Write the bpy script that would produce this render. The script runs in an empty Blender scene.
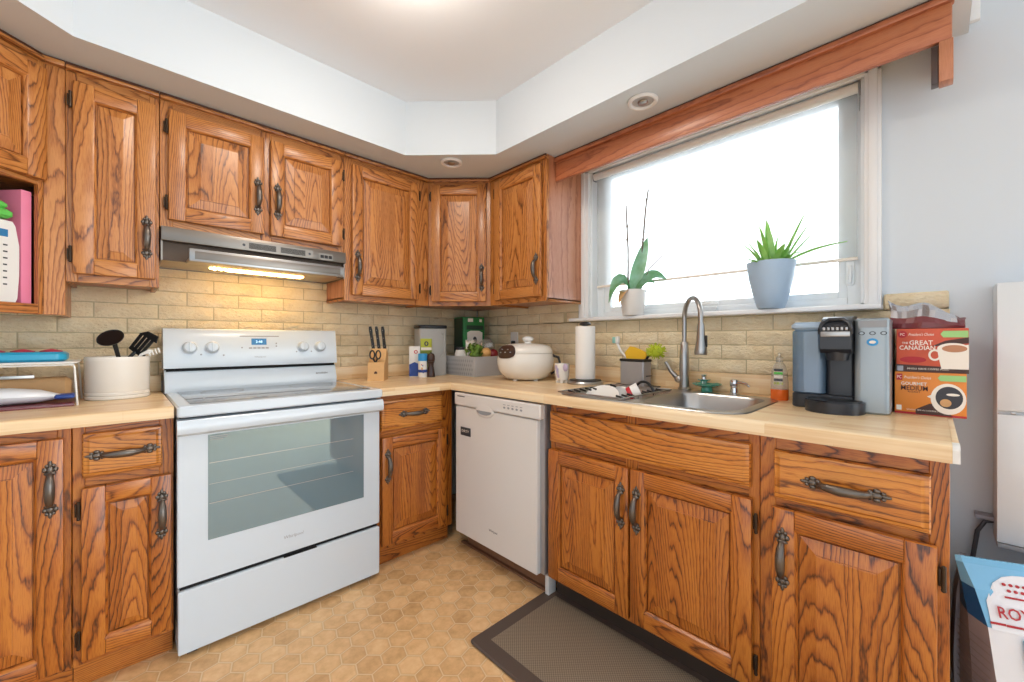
import bpy, bmesh, math, random
from mathutils import Vector, Matrix
random.seed(7)
SC = bpy.context.scene
COL = SC.collection
PI = math.pi

# ------------------------------------------------------------------ camera, world, light, exposure
cam_d = bpy.data.cameras.new('camera')
cam = bpy.data.objects.new('camera', cam_d)
COL.objects.link(cam)
cam_d.sensor_width = 36.0
cam_d.lens = 406.58 / 1024 * 36.0
cam_d.clip_start = 0.02
cam_d.shift_y = -0.0006
cam.location = (-1.978, -2.517, 1.1455)
cam.rotation_euler = (PI / 2, 0, -math.radians(44.04))
SC.camera = cam

SC.view_settings.view_transform = 'Standard'
SC.view_settings.look = 'None'
SC.view_settings.gamma = 1.0
SC.view_settings.use_curve_mapping = False
SC.view_settings.exposure = -0.08

WORLD_OUT = 6.0      # overcast sky seen through the window side
WORLD_X = 1.80       # warm grey daylight from the open house side
WORLD_Y = 0.85       # cooler daylight from the other rooms behind
w = bpy.data.worlds.new('overcast_sky')
SC.world = w
w.use_nodes = True
wn = w.node_tree
for n in list(wn.nodes): wn.nodes.remove(n)
def wnode(t, **k):
    n = wn.nodes.new(t)
    for a, b in k.items(): setattr(n, a, b)
    return n
wo = wnode('ShaderNodeOutputWorld')
bg = wnode('ShaderNodeBackground')
tc = wnode('ShaderNodeTexCoord')
sx = wnode('ShaderNodeSeparateXYZ')
wn.links.new(tc.outputs['Generated'], sx.inputs[0])
def wrange(src, lo, hi):
    mr = wnode('ShaderNodeMapRange')
    mr.inputs['From Min'].default_value = lo
    mr.inputs['From Max'].default_value = hi
    wn.links.new(src, mr.inputs['Value'])
    return mr.outputs['Result']
def wmix(fac, a, b):
    mc = wnode('ShaderNodeMix', data_type='RGBA')
    wn.links.new(fac, mc.inputs['Factor'])
    for k, v in (('A', a), ('B', b)):
        if isinstance(v, tuple): mc.inputs[k].default_value = v
        else: wn.links.new(v, mc.inputs[k])
    return mc.outputs['Result']
inside = wmix(wrange(sx.outputs['Y'], -0.85, -0.35), (0.74 * WORLD_Y, 0.94 * WORLD_Y, 1.12 * WORLD_Y, 1), (0.91 * WORLD_X, 0.98 * WORLD_X, 1.05 * WORLD_X, 1))
allround = wmix(wrange(sx.outputs['X'], -0.1, 0.3), inside, (0.86 * WORLD_OUT, 0.95 * WORLD_OUT, 1.0 * WORLD_OUT, 1))
wn.links.new(allround, bg.inputs['Color'])
bg.inputs['Strength'].default_value = 1.0
wn.links.new(bg.outputs[0], wo.inputs['Surface'])
LAMP_DOME = 34.0     # ceiling dome lamp
LAMP_HOOD = 18.0     # hood lamp lens

# ------------------------------------------------------------------ materials
def newmat(name):
    m = bpy.data.materials.new(name)
    m.use_nodes = True
    nt = m.node_tree
    b = nt.nodes.get('Principled BSDF')
    return m, nt, b
def srgb(r, g, b):
    f = lambda c: (c / 255 / 12.92) if c / 255 <= 0.04045 else ((c / 255 + 0.055) / 1.055) ** 2.4
    return (f(r), f(g), f(b), 1.0)
def plain(name, col, rough=0.5, metal=0.0, emit=None, alpha=None, trans=0.0, coat=0.0, bump=0.0, bscale=200.0, var=0.0):
    m, nt, b = newmat(name)
    c = srgb(*col)
    b.inputs['Base Color'].default_value = c
    b.inputs['Roughness'].default_value = rough
    b.inputs['Metallic'].default_value = metal
    if trans: b.inputs['Transmission Weight'].default_value = trans
    if coat:
        b.inputs['Coat Weight'].default_value = coat
        b.inputs['Coat Roughness'].default_value = 0.08
    if emit:
        b.inputs['Emission Color'].default_value = srgb(*emit[0])
        b.inputs['Emission Strength'].default_value = emit[1]
    if bump or var:
        t = nt.nodes.new('ShaderNodeTexCoord')
        nz = nt.nodes.new('ShaderNodeTexNoise')
        nz.inputs['Scale'].default_value = bscale
        nz.inputs['Detail'].default_value = 4
        nt.links.new(t.outputs['Object'], nz.inputs['Vector'])
        if bump:
            bp = nt.nodes.new('ShaderNodeBump')
            bp.inputs['Strength'].default_value = bump
            bp.inputs['Distance'].default_value = 0.002
            nt.links.new(nz.outputs['Fac'], bp.inputs['Height'])
            nt.links.new(bp.outputs[0], b.inputs['Normal'])
        if var:
            mx = nt.nodes.new('ShaderNodeMix'); mx.data_type = 'RGBA'
            mx.inputs['A'].default_value = tuple(x * (1 - var) for x in c[:3]) + (1,)
            mx.inputs['B'].default_value = tuple(min(1, x * (1 + var)) for x in c[:3]) + (1,)
            nt.links.new(nz.outputs['Fac'], mx.inputs['Factor'])
            nt.links.new(mx.outputs['Result'], b.inputs['Base Color'])
    return m
def ramp(nt, stops):
    r = nt.nodes.new('ShaderNodeValToRGB')
    e = r.color_ramp.elements
    while len(e) > 1: e.remove(e[-1])
    e[0].position, e[0].color = stops[0][0], stops[0][1]
    for p, c in stops[1:]:
        x = e.new(p); x.color = c
    return r
def mth(nt, op, a, b=None):
    n = nt.nodes.new('ShaderNodeMath'); n.operation = op
    for i, v in ((0, a), (1, b)):
        if v is None: continue
        if isinstance(v, (int, float)): n.inputs[i].default_value = v
        else: nt.links.new(v, n.inputs[i])
    return n.outputs[0]
def oak(name, light, mid, dark, rings=36.0, across=5.2, along=0.62, rough=0.34, pore=0.30):
    """plain-sawn oak: contour lines of a noise field stretched along the grain (UV x = along, in metres)"""
    m, nt, b = newmat(name)
    uv = nt.nodes.new('ShaderNodeUVMap')
    mp = nt.nodes.new('ShaderNodeMapping'); mp.inputs['Scale'].default_value = (along, across, 1)
    nt.links.new(uv.outputs[0], mp.inputs['Vector'])
    n1 = nt.nodes.new('ShaderNodeTexNoise'); n1.noise_dimensions = '2D'
    n1.inputs['Scale'].default_value = 1.0; n1.inputs['Detail'].default_value = 0.8; n1.inputs['Roughness'].default_value = 0.3
    nt.links.new(mp.outputs[0], n1.inputs['Vector'])
    # small wobble
    mp2 = nt.nodes.new('ShaderNodeMapping'); mp2.inputs['Scale'].default_value = (14, 60, 1)
    nt.links.new(uv.outputs[0], mp2.inputs['Vector'])
    n2 = nt.nodes.new('ShaderNodeTexNoise'); n2.noise_dimensions = '2D'; n2.inputs['Scale'].default_value = 1.0; n2.inputs['Detail'].default_value = 2
    nt.links.new(mp2.outputs[0], n2.inputs['Vector'])
    h = mth(nt, 'ADD', mth(nt, 'MULTIPLY', n1.outputs['Fac'], rings), mth(nt, 'MULTIPLY', n2.outputs['Fac'], 0.7))
    fr = mth(nt, 'FRACT', h)
    r1 = ramp(nt, [(0.0, (0.15, 0.15, 0.15, 1)), (0.12, (0.05, 0.05, 0.05, 1)), (0.45, (0.15, 0.15, 0.15, 1)), (0.72, (0.38, 0.38, 0.38, 1)), (0.86, (0.88, 0.88, 0.88, 1)), (1.0, (0.15, 0.15, 0.15, 1))])
    nt.links.new(fr, r1.inputs[0])
    # pores: fine dashes along the grain
    mp3 = nt.nodes.new('ShaderNodeMapping'); mp3.inputs['Scale'].default_value = (26, 620, 1)
    nt.links.new(uv.outputs[0], mp3.inputs['Vector'])
    n3 = nt.nodes.new('ShaderNodeTexNoise'); n3.noise_dimensions = '2D'; n3.inputs['Scale'].default_value = 1.0; n3.inputs['Detail'].default_value = 2
    nt.links.new(mp3.outputs[0], n3.inputs['Vector'])
    r3 = ramp(nt, [(0.48, (0, 0, 0, 1)), (0.66, (1, 1, 1, 1))])
    nt.links.new(n3.outputs['Fac'], r3.inputs[0])
    # broad tone drift
    mp4 = nt.nodes.new('ShaderNodeMapping'); mp4.inputs['Scale'].default_value = (1.2, 14, 1); mp4.inputs['Location'].default_value = (7, 3, 0)
    nt.links.new(uv.outputs[0], mp4.inputs['Vector'])
    n4 = nt.nodes.new('ShaderNodeTexNoise'); n4.noise_dimensions = '2D'; n4.inputs['Scale'].default_value = 1.0; n4.inputs['Detail'].default_value = 2
    nt.links.new(mp4.outputs[0], n4.inputs['Vector'])
    f = mth(nt, 'ADD', r1.outputs[0], mth(nt, 'MULTIPLY', r3.outputs[0], pore))
    f = mth(nt, 'ADD', f, mth(nt, 'MULTIPLY', mth(nt, 'SUBTRACT', n4.outputs['Fac'], 0.5), 0.9))
    rc = ramp(nt, [(0.0, srgb(*light)), (0.45, srgb(*mid)), (1.05 - 0.05, srgb(*dark))])
    nt.links.new(f, rc.inputs[0])
    nt.links.new(rc.outputs[0], b.inputs['Base Color'])
    b.inputs['Roughness'].default_value = rough
    b.inputs['Coat Weight'].default_value = 0.25
    b.inputs['Coat Roughness'].default_value = 0.22
    bp = nt.nodes.new('ShaderNodeBump'); bp.inputs['Strength'].default_value = 0.12; bp.inputs['Distance'].default_value = 0.001
    bp.invert = True
    nt.links.new(f, bp.inputs['Height']); nt.links.new(bp.outputs[0], b.inputs['Normal'])
    return m
M = {}
M['oak'] = oak('honey_oak', (204, 138, 74), (178, 108, 49), (96, 52, 22))
M['oak_low_shaded'] = oak('honey_oak_base_shaded', (198, 122, 47), (168, 91, 31), (78, 38, 14))  # same oak, with the dimmer light on the base cabinets put into the colour
M['oak_drawer'] = oak('honey_oak_drawer', (214, 142, 60), (192, 114, 42), (106, 58, 20))
M['oak_end'] = oak('oak_veneer', (196, 132, 96), (182, 116, 80), (156, 94, 62), rings=6, across=5)
M['cherry'] = oak('reddish_valance_oak', (188, 116, 76), (172, 98, 62), (136, 72, 44), rings=10, across=9, along=0.4, rough=0.4)
M['dark_oak_shade'] = plain('dark_oak_shadow_edge', (84, 46, 26), 0.5)  # dark wood; its thin strips paint the shadow line below the soffit

def butcher(name, light, mid, dark):
    m, nt, b = newmat(name)
    uv = nt.nodes.new('ShaderNodeUVMap')
    br = nt.nodes.new('ShaderNodeTexBrick')
    br.offset = 0.37; br.offset_frequency = 2; br.squash = 1.0
    br.inputs['Scale'].default_value = 1.0
    br.inputs['Brick Width'].default_value = 0.42
    br.inputs['Row Height'].default_value = 0.036
    br.inputs['Mortar Size'].default_value = 0.0005
    br.inputs['Mortar Smooth'].default_value = 0.3
    br.inputs['Color1'].default_value = (0, 0, 0, 1); br.inputs['Color2'].default_value = (1, 1, 1, 1)
    br.inputs['Mortar'].default_value = (0.9, 0.9, 0.9, 1)
    nt.links.new(uv.outputs[0], br.inputs['Vector'])
    mp = nt.nodes.new('ShaderNodeMapping'); mp.inputs['Scale'].default_value = (5, 110, 1)
    nt.links.new(uv.outputs[0], mp.inputs['Vector'])
    nz = nt.nodes.new('ShaderNodeTexNoise'); nz.noise_dimensions = '2D'; nz.inputs['Scale'].default_value = 1; nz.inputs['Detail'].default_value = 3
    nt.links.new(mp.outputs[0], nz.inputs['Vector'])
    sp = nt.nodes.new('ShaderNodeSeparateColor'); nt.links.new(br.outputs['Color'], sp.inputs[0])
    f = mth(nt, 'ADD', mth(nt, 'MULTIPLY', sp.outputs[0], 0.55), mth(nt, 'MULTIPLY', nz.outputs['Fac'], 0.55))
    rc = ramp(nt, [(0.15, srgb(*light)), (0.55, srgb(*mid)), (1.0, srgb(*dark))])
    nt.links.new(f, rc.inputs[0]); nt.links.new(rc.outputs[0], b.inputs['Base Color'])
    b.inputs['Roughness'].default_value = 0.3
    return m
M['counter'] = butcher('butcher_block_laminate', (244, 222, 186), (236, 206, 162), (214, 172, 120))

def brickmat():
    m, nt, b = newmat('painted_brick')
    t = nt.nodes.new('ShaderNodeTexCoord')
    n1 = nt.nodes.new('ShaderNodeTexNoise'); n1.inputs['Scale'].default_value = 9; n1.inputs['Detail'].default_value = 5
    n2 = nt.nodes.new('ShaderNodeTexNoise'); n2.inputs['Scale'].default_value = 55; n2.inputs['Detail'].default_value = 6; n2.inputs['Roughness'].default_value = 0.62
    mp = nt.nodes.new('ShaderNodeMapping'); mp.inputs['Scale'].default_value = (1, 1, 1.9)
    nt.links.new(t.outputs['Object'], mp.inputs['Vector'])
    nt.links.new(mp.outputs[0], n1.inputs['Vector']); nt.links.new(mp.outputs[0], n2.inputs['Vector'])
    rc = ramp(nt, [(0.25, srgb(230, 206, 164)), (0.5, srgb(246, 227, 190)), (0.8, srgb(250, 239, 214))])
    f = mth(nt, 'ADD', mth(nt, 'MULTIPLY', n1.outputs['Fac'], 0.6), mth(nt, 'MULTIPLY', n2.outputs['Fac'], 0.4))
    nt.links.new(f, rc.inputs[0]); nt.links.new(rc.outputs[0], b.inputs['Base Color'])
    b.inputs['Roughness'].default_value = 0.75
    bp = nt.nodes.new('ShaderNodeBump'); bp.inputs['Strength'].default_value = 1.0; bp.inputs['Distance'].default_value = 0.012
    nt.links.new(n2.outputs['Fac'], bp.inputs['Height']); nt.links.new(bp.outputs[0], b.inputs['Normal'])
    return m
M['brick'] = brickmat()
M['mortar'] = plain('brick_mortar', (204, 186, 148), 0.9, bump=0.4, bscale=160)
M['paint'] = plain('pale_wall_paint', (213, 221, 228), 0.6)
M['ceil'] = plain('ceiling_paint', (240, 245, 252), 0.7)
M['trimw'] = plain('white_trim_paint', (236, 236, 236), 0.35)
M['pvc'] = plain('white_window_vinyl', (234, 238, 240), 0.3)

def hexfloor():
    m, nt, b = newmat('hexagon_vinyl_tile')
    t = nt.nodes.new('ShaderNodeTexCoord')
    S = 0.085
    def vm(op, a, bb=None):
        n = nt.nodes.new('ShaderNodeVectorMath'); n.operation = op
        for i, v in ((0, a), (1, bb)):
            if v is None: continue
            if isinstance(v, tuple): n.inputs[i].default_value = v
            else: nt.links.new(v, n.inputs[i])
        return n
    mp = nt.nodes.new('ShaderNodeMapping')
    mp.inputs['Scale'].default_value = (1 / S, 1 / S, 0); mp.inputs['Location'].default_value = (100.2, 100.1, 0)
    mp.inputs['Rotation'].default_value = (0, 0, HEXROT)
    nt.links.new(t.outputs['Object'], mp.inputs['Vector'])
    P = mp.outputs[0]
    h = (1.0, 1.7320508, 1.0); hh = (0.5, 0.8660254, 0.5)
    a = vm('SUBTRACT', vm('MODULO', P, h).outputs[0], hh)
    b2 = vm('SUBTRACT', vm('MODULO', vm('SUBTRACT', P, hh).outputs[0], h).outputs[0], hh)
    A = vm('MULTIPLY', a.outputs[0], (1, 1, 0)); B = vm('MULTIPLY', b2.outputs[0], (1, 1, 0))
    la = vm('LENGTH', A.outputs[0]).outputs['Value']; lb = vm('LENGTH', B.outputs[0]).outputs['Value']
    sel = mth(nt, 'LESS_THAN', la, lb)
    mx = nt.nodes.new('ShaderNodeMix'); mx.data_type = 'VECTOR'
    nt.links.new(sel, mx.inputs['Factor'])
    nt.links.new(B.outputs[0], mx.inputs[4]); nt.links.new(A.outputs[0], mx.inputs[5])
    G = mx.outputs[1]
    ab = vm('ABSOLUTE', G)
    sp = nt.nodes.new('ShaderNodeSeparateXYZ'); nt.links.new(ab.outputs[0], sp.inputs[0])
    dt = vm('DOT_PRODUCT', ab.outputs[0], (0.5, 0.8660254, 0)).outputs['Value']
    dist = mth(nt, 'SUBTRACT', 0.5, mth(nt, 'MAXIMUM', sp.outputs[0], dt))
    cid = vm('SUBTRACT', P, G)
    sn = vm('SNAP', vm('ADD', cid.outputs[0], (0.1, 0.1, 0)).outputs[0], (0.25, 0.25, 1))
    wn_ = nt.nodes.new('ShaderNodeTexWhiteNoise'); wn_.noise_dimensions = '2D'
    nt.links.new(sn.outputs[0], wn_.inputs['Vector'])
    nz = nt.nodes.new('ShaderNodeTexNoise'); nz.inputs['Scale'].default_value = 22; nz.inputs['Detail'].default_value = 7; nz.inputs['Roughness'].default_value = 0.65
    nt.links.new(t.outputs['Object'], nz.inputs['Vector'])
    f = mth(nt, 'ADD', mth(nt, 'MULTIPLY', wn_.outputs['Value'], 0.28), mth(nt, 'MULTIPLY', nz.outputs['Fac'], 0.8))
    rc = ramp(nt, [(0.25, srgb(242, 206, 156)), (0.5, srgb(228, 184, 131)), (0.8, srgb(194, 148, 98))])
    nt.links.new(f, rc.inputs[0])
    gr = nt.nodes.new('ShaderNodeMapRange'); gr.inputs['From Min'].default_value = 0.018; gr.inputs['From Max'].default_value = 0.032
    nt.links.new(dist, gr.inputs['Value'])
    ring = nt.nodes.new('ShaderNodeMapRange'); ring.inputs['From Min'].default_value = 0.035; ring.inputs['From Max'].default_value = 0.10
    nt.links.new(dist, ring.inputs['Value'])
    m0 = nt.nodes.new('ShaderNodeMix'); m0.data_type = 'RGBA'
    m0.inputs['A'].default_value = srgb(194, 150, 104)
    nt.links.new(rc.outputs[0], m0.inputs['B'])
    nt.links.new(mth(nt, 'ADD', mth(nt, 'MULTIPLY', ring.outputs[0], 0.45), 0.55), m0.inputs['Factor'])
    m1 = nt.nodes.new('ShaderNodeMix'); m1.data_type = 'RGBA'
    nt.links.new(gr.outputs[0], m1.inputs['Factor'])
    m1.inputs['A'].default_value = srgb(228, 198, 156)
    nt.links.new(m0.outputs['Result'], m1.inputs['B'])
    nt.links.new(m1.outputs['Result'], b.inputs['Base Color'])
    b.inputs['Roughness'].default_value = 0.42
    bp = nt.nodes.new('ShaderNodeBump'); bp.inputs['Strength'].default_value = 0.25; bp.inputs['Distance'].default_value = 0.002
    nt.links.new(gr.outputs[0], bp.inputs['Height']); nt.links.new(bp.outputs[0], b.inputs['Normal'])
    return m
HEXROT = math.radians(75)
M['floor'] = hexfloor()

def matweave():
    m, nt, b = newmat('woven_mat_centre')
    t = nt.nodes.new('ShaderNodeTexCoord')
    ck = nt.nodes.new('ShaderNodeTexChecker'); ck.inputs['Scale'].default_value = 190
    ck.inputs['Color1'].default_value = srgb(146, 130, 110); ck.inputs['Color2'].default_value = srgb(112, 99, 84)
    nt.links.new(t.outputs['Object'], ck.inputs['Vector'])
    nt.links.new(ck.outputs['Color'], b.inputs['Base Color'])
    b.inputs['Roughness'].default_value = 0.9
    bp = nt.nodes.new('ShaderNodeBump'); bp.inputs['Strength'].default_value = 0.5; bp.inputs['Distance'].default_value = 0.002
    nt.links.new(ck.outputs['Fac'], bp.inputs['Height']); nt.links.new(bp.outputs[0], b.inputs['Normal'])
    return m
M['weave'] = matweave()
M['matedge'] = plain('dark_mat_border', (84, 70, 62), 0.7, bump=0.3, bscale=300)
M['white_enamel'] = plain('white_enamel', (212, 222, 231), 0.22, coat=0.3)
M['white_plastic'] = plain('white_plastic', (232, 230, 226), 0.35)
M['warm_white'] = plain('warm_white_ceramic', (236, 230, 220), 0.25, coat=0.4)
M['cabinet_white'] = plain('cabinet_white', (222, 228, 232), 0.35)
M['dw_white'] = plain('dishwasher_white', (226, 222, 218), 0.3, coat=0.2)
M['grey_print'] = plain('grey_print', (150, 152, 156), 0.5)
M['dark_print'] = plain('dark_print', (60, 62, 68), 0.5)
M['black'] = plain('black_plastic', (26, 26, 28), 0.35)
M['blackgap'] = plain('black_gap', (14, 14, 16), 0.8)
M['steel'] = plain('brushed_steel', (176, 174, 172), 0.3, 1.0, bump=0.05, bscale=400)
M['hood_steel'] = plain('hood_steel', (138, 130, 122), 0.36, 1.0)
M['hood_dark'] = plain('hood_inner_brown', (84, 66, 50), 0.5)
M['hood_pan'] = plain('hood_underside_cream', (190, 176, 146), 0.35, 0.4)
M['chrome'] = plain('chrome', (214, 216, 220), 0.1, 1.0)
M['pewter'] = plain('antique_pewter', (112, 104, 97), 0.36, 0.85, bump=0.2, bscale=300)
M['hinge'] = plain('dark_bronze_hinge', (66, 52, 40), 0.4, 0.7)
M['cooktop'] = plain('ceramic_glass_cooktop', (120, 124, 128), 0.07, coat=1.0)
M['lens'] = plain('warm_lamp_lens', (255, 230, 180), 0.4, emit=((255, 206, 130), LAMP_HOOD))
M['dome'] = plain('lamp_glass_dome', (255, 250, 240), 0.4, emit=((255, 242, 226), LAMP_DOME))
M['display'] = plain('blue_display', (20, 60, 100), 0.2, emit=((60, 150, 200), 0.5))
M['display_on'] = plain('lit_digits', (190, 235, 250), 0.3, emit=((190, 240, 255), 1.2))
M['soil'] = plain('bark_soil', (92, 72, 52), 0.9, bump=0.6)
M['leaf'] = plain('orchid_leaf_green', (92, 140, 84), 0.35, var=0.25, bscale=30)
M['leaf2'] = plain('aloe_leaf_green', (126, 176, 92), 0.4, var=0.3, bscale=25)
M['stem'] = plain('dry_stem', (112, 98, 86), 0.6)
M['bluepot'] = plain('pale_blue_pot', (170, 192, 214), 0.35)
M['whitepot'] = plain('white_pot', (232, 228, 224), 0.35)
M['maple'] = plain('light_block_wood', (222, 176, 118), 0.45, var=0.06, bscale=60)
M['peppermill'] = plain('dark_brown_wood', (62, 38, 28), 0.3, coat=0.3)
M['yellow'] = plain('yellow_silicone', (236, 184, 40), 0.45)
M['lime'] = plain('lime_bristles', (186, 198, 44), 0.6, bump=0.8, bscale=300)
M['teal'] = plain('teal_glaze', (60, 156, 140), 0.25, coat=0.4)
M['mint'] = plain('mint_bristles', (150, 206, 196), 0.6)
M['red'] = plain('red_plastic', (196, 40, 48), 0.35)
M['pinkred'] = plain('red_silicone', (206, 60, 84), 0.4)
M['turq'] = plain('turquoise_plastic', (36, 158, 196), 0.3)
M['blue'] = plain('blue_plastic', (44, 74, 150), 0.35)
M['skyblue'] = plain('cyan_cap', (46, 150, 214), 0.35)
M['salmon'] = plain('pink_binder', (232, 132, 164), 0.5, var=0.08, bscale=4)
M['green'] = plain('green_tin', (36, 128, 58), 0.35)
M['green_dark'] = plain('dark_green_tin_side', (30, 62, 44), 0.4)
M['brightgreen'] = plain('bright_green_cloth', (96, 196, 84), 0.6)
M['limepack'] = plain('lime_package', (180, 186, 50), 0.5)
M['grey_box'] = plain('grey_caddy', (172, 170, 172), 0.35, 0.5)
M['felt'] = plain('grey_felt', (188, 188, 190), 0.9, bump=0.3)
M['fog'] = plain('frosted_plastic', (206, 206, 204), 0.35, trans=0.35)
M['paper'] = plain('paper_white', (240, 236, 230), 0.8)
M['foil'] = plain('silver_foil', (206, 204, 208), 0.22, 0.9)
M['maroon'] = plain('maroon_bag', (112, 44, 50), 0.3, coat=0.3)
M['orange_box'] = plain('orange_carton', (226, 136, 52), 0.5)
M['red_box'] = plain('red_carton', (204, 86, 58), 0.5, var=0.3, bscale=22)
M['dkred'] = plain('dark_red_print', (178, 30, 40), 0.5)
M['brownprint'] = plain('brown_print', (70, 40, 34), 0.5)
M['labelgreen'] = plain('pale_green_label', (158, 206, 130), 0.5)
M['cream'] = plain('cream_print', (242, 232, 220), 0.5)
M['coffee_cream'] = plain('milky_coffee', (190, 130, 92), 0.4)
M['coffee_black'] = plain('black_coffee', (44, 40, 46), 0.3)
M['keu_silver'] = plain('silver_plastic', (158, 167, 172), 0.32, 0.4)
M['keu_black'] = plain('charcoal_plastic', (40, 42, 48), 0.3)
M['bagblue'] = plain('light_blue_film', (120, 186, 226), 0.25, coat=0.3)
M['bagdeep'] = plain('deep_blue_film', (24, 96, 160), 0.3)
M['bagwhite'] = plain('white_film', (234, 236, 240), 0.3, coat=0.2)
M['baggrey'] = plain('grey_film', (158, 160, 172), 0.4, bump=0.3, bscale=40)
M['snow'] = plain('snow', (240, 242, 246), 0.9)
M['bark'] = plain('grey_bark', (150, 144, 140), 0.9)
M['orange'] = plain('orange_liquid_soap', (240, 112, 40), 0.15)
M['tan'] = plain('tan_bread', (206, 160, 110), 0.7, var=0.1, bscale=40)
M['amber'] = plain('amber_handle', (200, 120, 40), 0.4)
M['cable'] = plain('grey_cable', (74, 76, 82), 0.5)
M['mauve'] = plain('mauve_glaze', (186, 170, 196), 0.3, coat=0.3)
M['tomato'] = plain('dark_red_fruit', (130, 28, 34), 0.35)
M['peach'] = plain('peach_fruit', (236, 180, 110), 0.5)
M['olive'] = plain('olive_green_fruit', (126, 140, 44), 0.5)
M['salad'] = plain('leafy_green', (112, 144, 52), 0.6, var=0.3, bscale=60)
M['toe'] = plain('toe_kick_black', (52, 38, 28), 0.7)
M['toewood'] = plain('brown_threshold', (124, 86, 62), 0.5)

def glassmat(name, col=(255, 255, 255), spec=0.04, tint=0.97, rough=0.0):
    m = bpy.data.materials.new(name); m.use_nodes = True
    nt = m.node_tree
    for n in list(nt.nodes): nt.nodes.remove(n)
    o = nt.nodes.new('ShaderNodeOutputMaterial')
    tr = nt.nodes.new('ShaderNodeBsdfTransparent'); c = srgb(*col)
    tr.inputs['Color'].default_value = (c[0] * tint, c[1] * tint, c[2] * tint, 1)
    gl = nt.nodes.new('ShaderNodeBsdfGlossy'); gl.inputs['Roughness'].default_value = rough
    lw = nt.nodes.new('ShaderNodeFresnel'); lw.inputs['IOR'].default_value = 1.45
    mx = nt.nodes.new('ShaderNodeMixShader')
    nt.links.new(lw.outputs[0], mx.inputs[0]); nt.links.new(tr.outputs[0], mx.inputs[1]); nt.links.new(gl.outputs[0], mx.inputs[2])
    nt.links.new(mx.outputs[0], o.inputs['Surface'])
    return m
M['glass'] = glassmat('window_glass')
def film(name, col, clear, spec=0.08):
    """thin plastic: mostly see-through, a little milky, a little shiny"""
    m = bpy.data.materials.new(name); m.use_nodes = True
    nt = m.node_tree
    for n in list(nt.nodes): nt.nodes.remove(n)
    o = nt.nodes.new('ShaderNodeOutputMaterial')
    tr = nt.nodes.new('ShaderNodeBsdfTransparent'); c = srgb(*col); tr.inputs['Color'].default_value = c
    df = nt.nodes.new('ShaderNodeBsdfDiffuse'); df.inputs['Color'].default_value = c
    gl = nt.nodes.new('ShaderNodeBsdfGlossy'); gl.inputs['Roughness'].default_value = 0.08
    a = nt.nodes.new('ShaderNodeMixShader'); a.inputs[0].default_value = clear
    nt.links.new(df.outputs[0], a.inputs[1]); nt.links.new(tr.outputs[0], a.inputs[2])
    b = nt.nodes.new('ShaderNodeMixShader'); b.inputs[0].default_value = spec
    nt.links.new(a.outputs[0], b.inputs[1]); nt.links.new(gl.outputs[0], b.inputs[2])
    nt.links.new(b.outputs[0], o.inputs['Surface'])
    return m
M['clear'] = film('clear_plastic', (242, 240, 234), 0.8)
M['bluetint'] = film('blue_tinted_plastic', (146, 178, 208), 0.68, 0.12)
M['waterdark'] = film('tinted_water', (84, 114, 150), 0.6, 0.05)
def leafmat(name, col, col2):
    m = bpy.data.materials.new(name); m.use_nodes = True
    nt = m.node_tree
    for n in list(nt.nodes): nt.nodes.remove(n)
    o = nt.nodes.new('ShaderNodeOutputMaterial')
    t = nt.nodes.new('ShaderNodeTexCoord'); nz = nt.nodes.new('ShaderNodeTexNoise'); nz.inputs['Scale'].default_value = 24
    nt.links.new(t.outputs['Object'], nz.inputs['Vector'])
    rc = ramp(nt, [(0.35, srgb(*col)), (0.65, srgb(*col2))]); nt.links.new(nz.outputs['Fac'], rc.inputs[0])
    df = nt.nodes.new('ShaderNodeBsdfDiffuse'); tl = nt.nodes.new('ShaderNodeBsdfTranslucent'); gl = nt.nodes.new('ShaderNodeBsdfGlossy'); gl.inputs['Roughness'].default_value = 0.35
    nt.links.new(rc.outputs[0], df.inputs[0]); nt.links.new(rc.outputs[0], tl.inputs[0])
    a = nt.nodes.new('ShaderNodeMixShader'); a.inputs[0].default_value = 0.5
    nt.links.new(df.outputs[0], a.inputs[1]); nt.links.new(tl.outputs[0], a.inputs[2])
    b = nt.nodes.new('ShaderNodeMixShader'); b.inputs[0].default_value = 0.06
    nt.links.new(a.outputs[0], b.inputs[1]); nt.links.new(gl.outputs[0], b.inputs[2]); nt.links.new(b.outputs[0], o.inputs['Surface'])
    return m
M['leaf'] = leafmat('orchid_leaf', (128, 188, 130), (168, 212, 190))
M['leaf2'] = leafmat('aloe_leaf', (150, 210, 100), (196, 234, 146))
def ovenglass():
    m, nt, b = newmat('dark_oven_glass')
    b.inputs['Base Color'].default_value = srgb(112, 132, 142)
    b.inputs['Roughness'].default_value = 0.03
    b.inputs['IOR'].default_value = 1.9
    b.inputs['Specular IOR Level'].default_value = 0.9
    b.inputs['Specular Tint'].default_value = srgb(214, 240, 240)
    return m
M['ovenglass'] = ovenglass()
def blindmat():
    m = bpy.data.materials.new('sheer_blind_fabric'); m.use_nodes = True
    nt = m.node_tree
    for n in list(nt.nodes): nt.nodes.remove(n)
    o = nt.nodes.new('ShaderNodeOutputMaterial')
    tl = nt.nodes.new('ShaderNodeBsdfTranslucent'); tl.inputs[0].default_value = (0.86, 0.89, 0.90, 1)
    df = nt.nodes.new('ShaderNodeBsdfDiffuse'); df.inputs[0].default_value = (0.84, 0.88, 0.88, 1)
    tr = nt.nodes.new('ShaderNodeBsdfTransparent')
    a = nt.nodes.new('ShaderNodeMixShader'); a.inputs[0].default_value = 0.3
    c = nt.nodes.new('ShaderNodeMixShader'); c.inputs[0].default_value = 0.6
    nt.links.new(tl.outputs[0], a.inputs[1]); nt.links.new(df.outputs[0], a.inputs[2])
    nt.links.new(a.outputs[0], c.inputs[1]); nt.links.new(tr.outputs[0], c.inputs[2])
    nt.links.new(c.outputs[0], o.inputs['Surface'])
    return m
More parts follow.
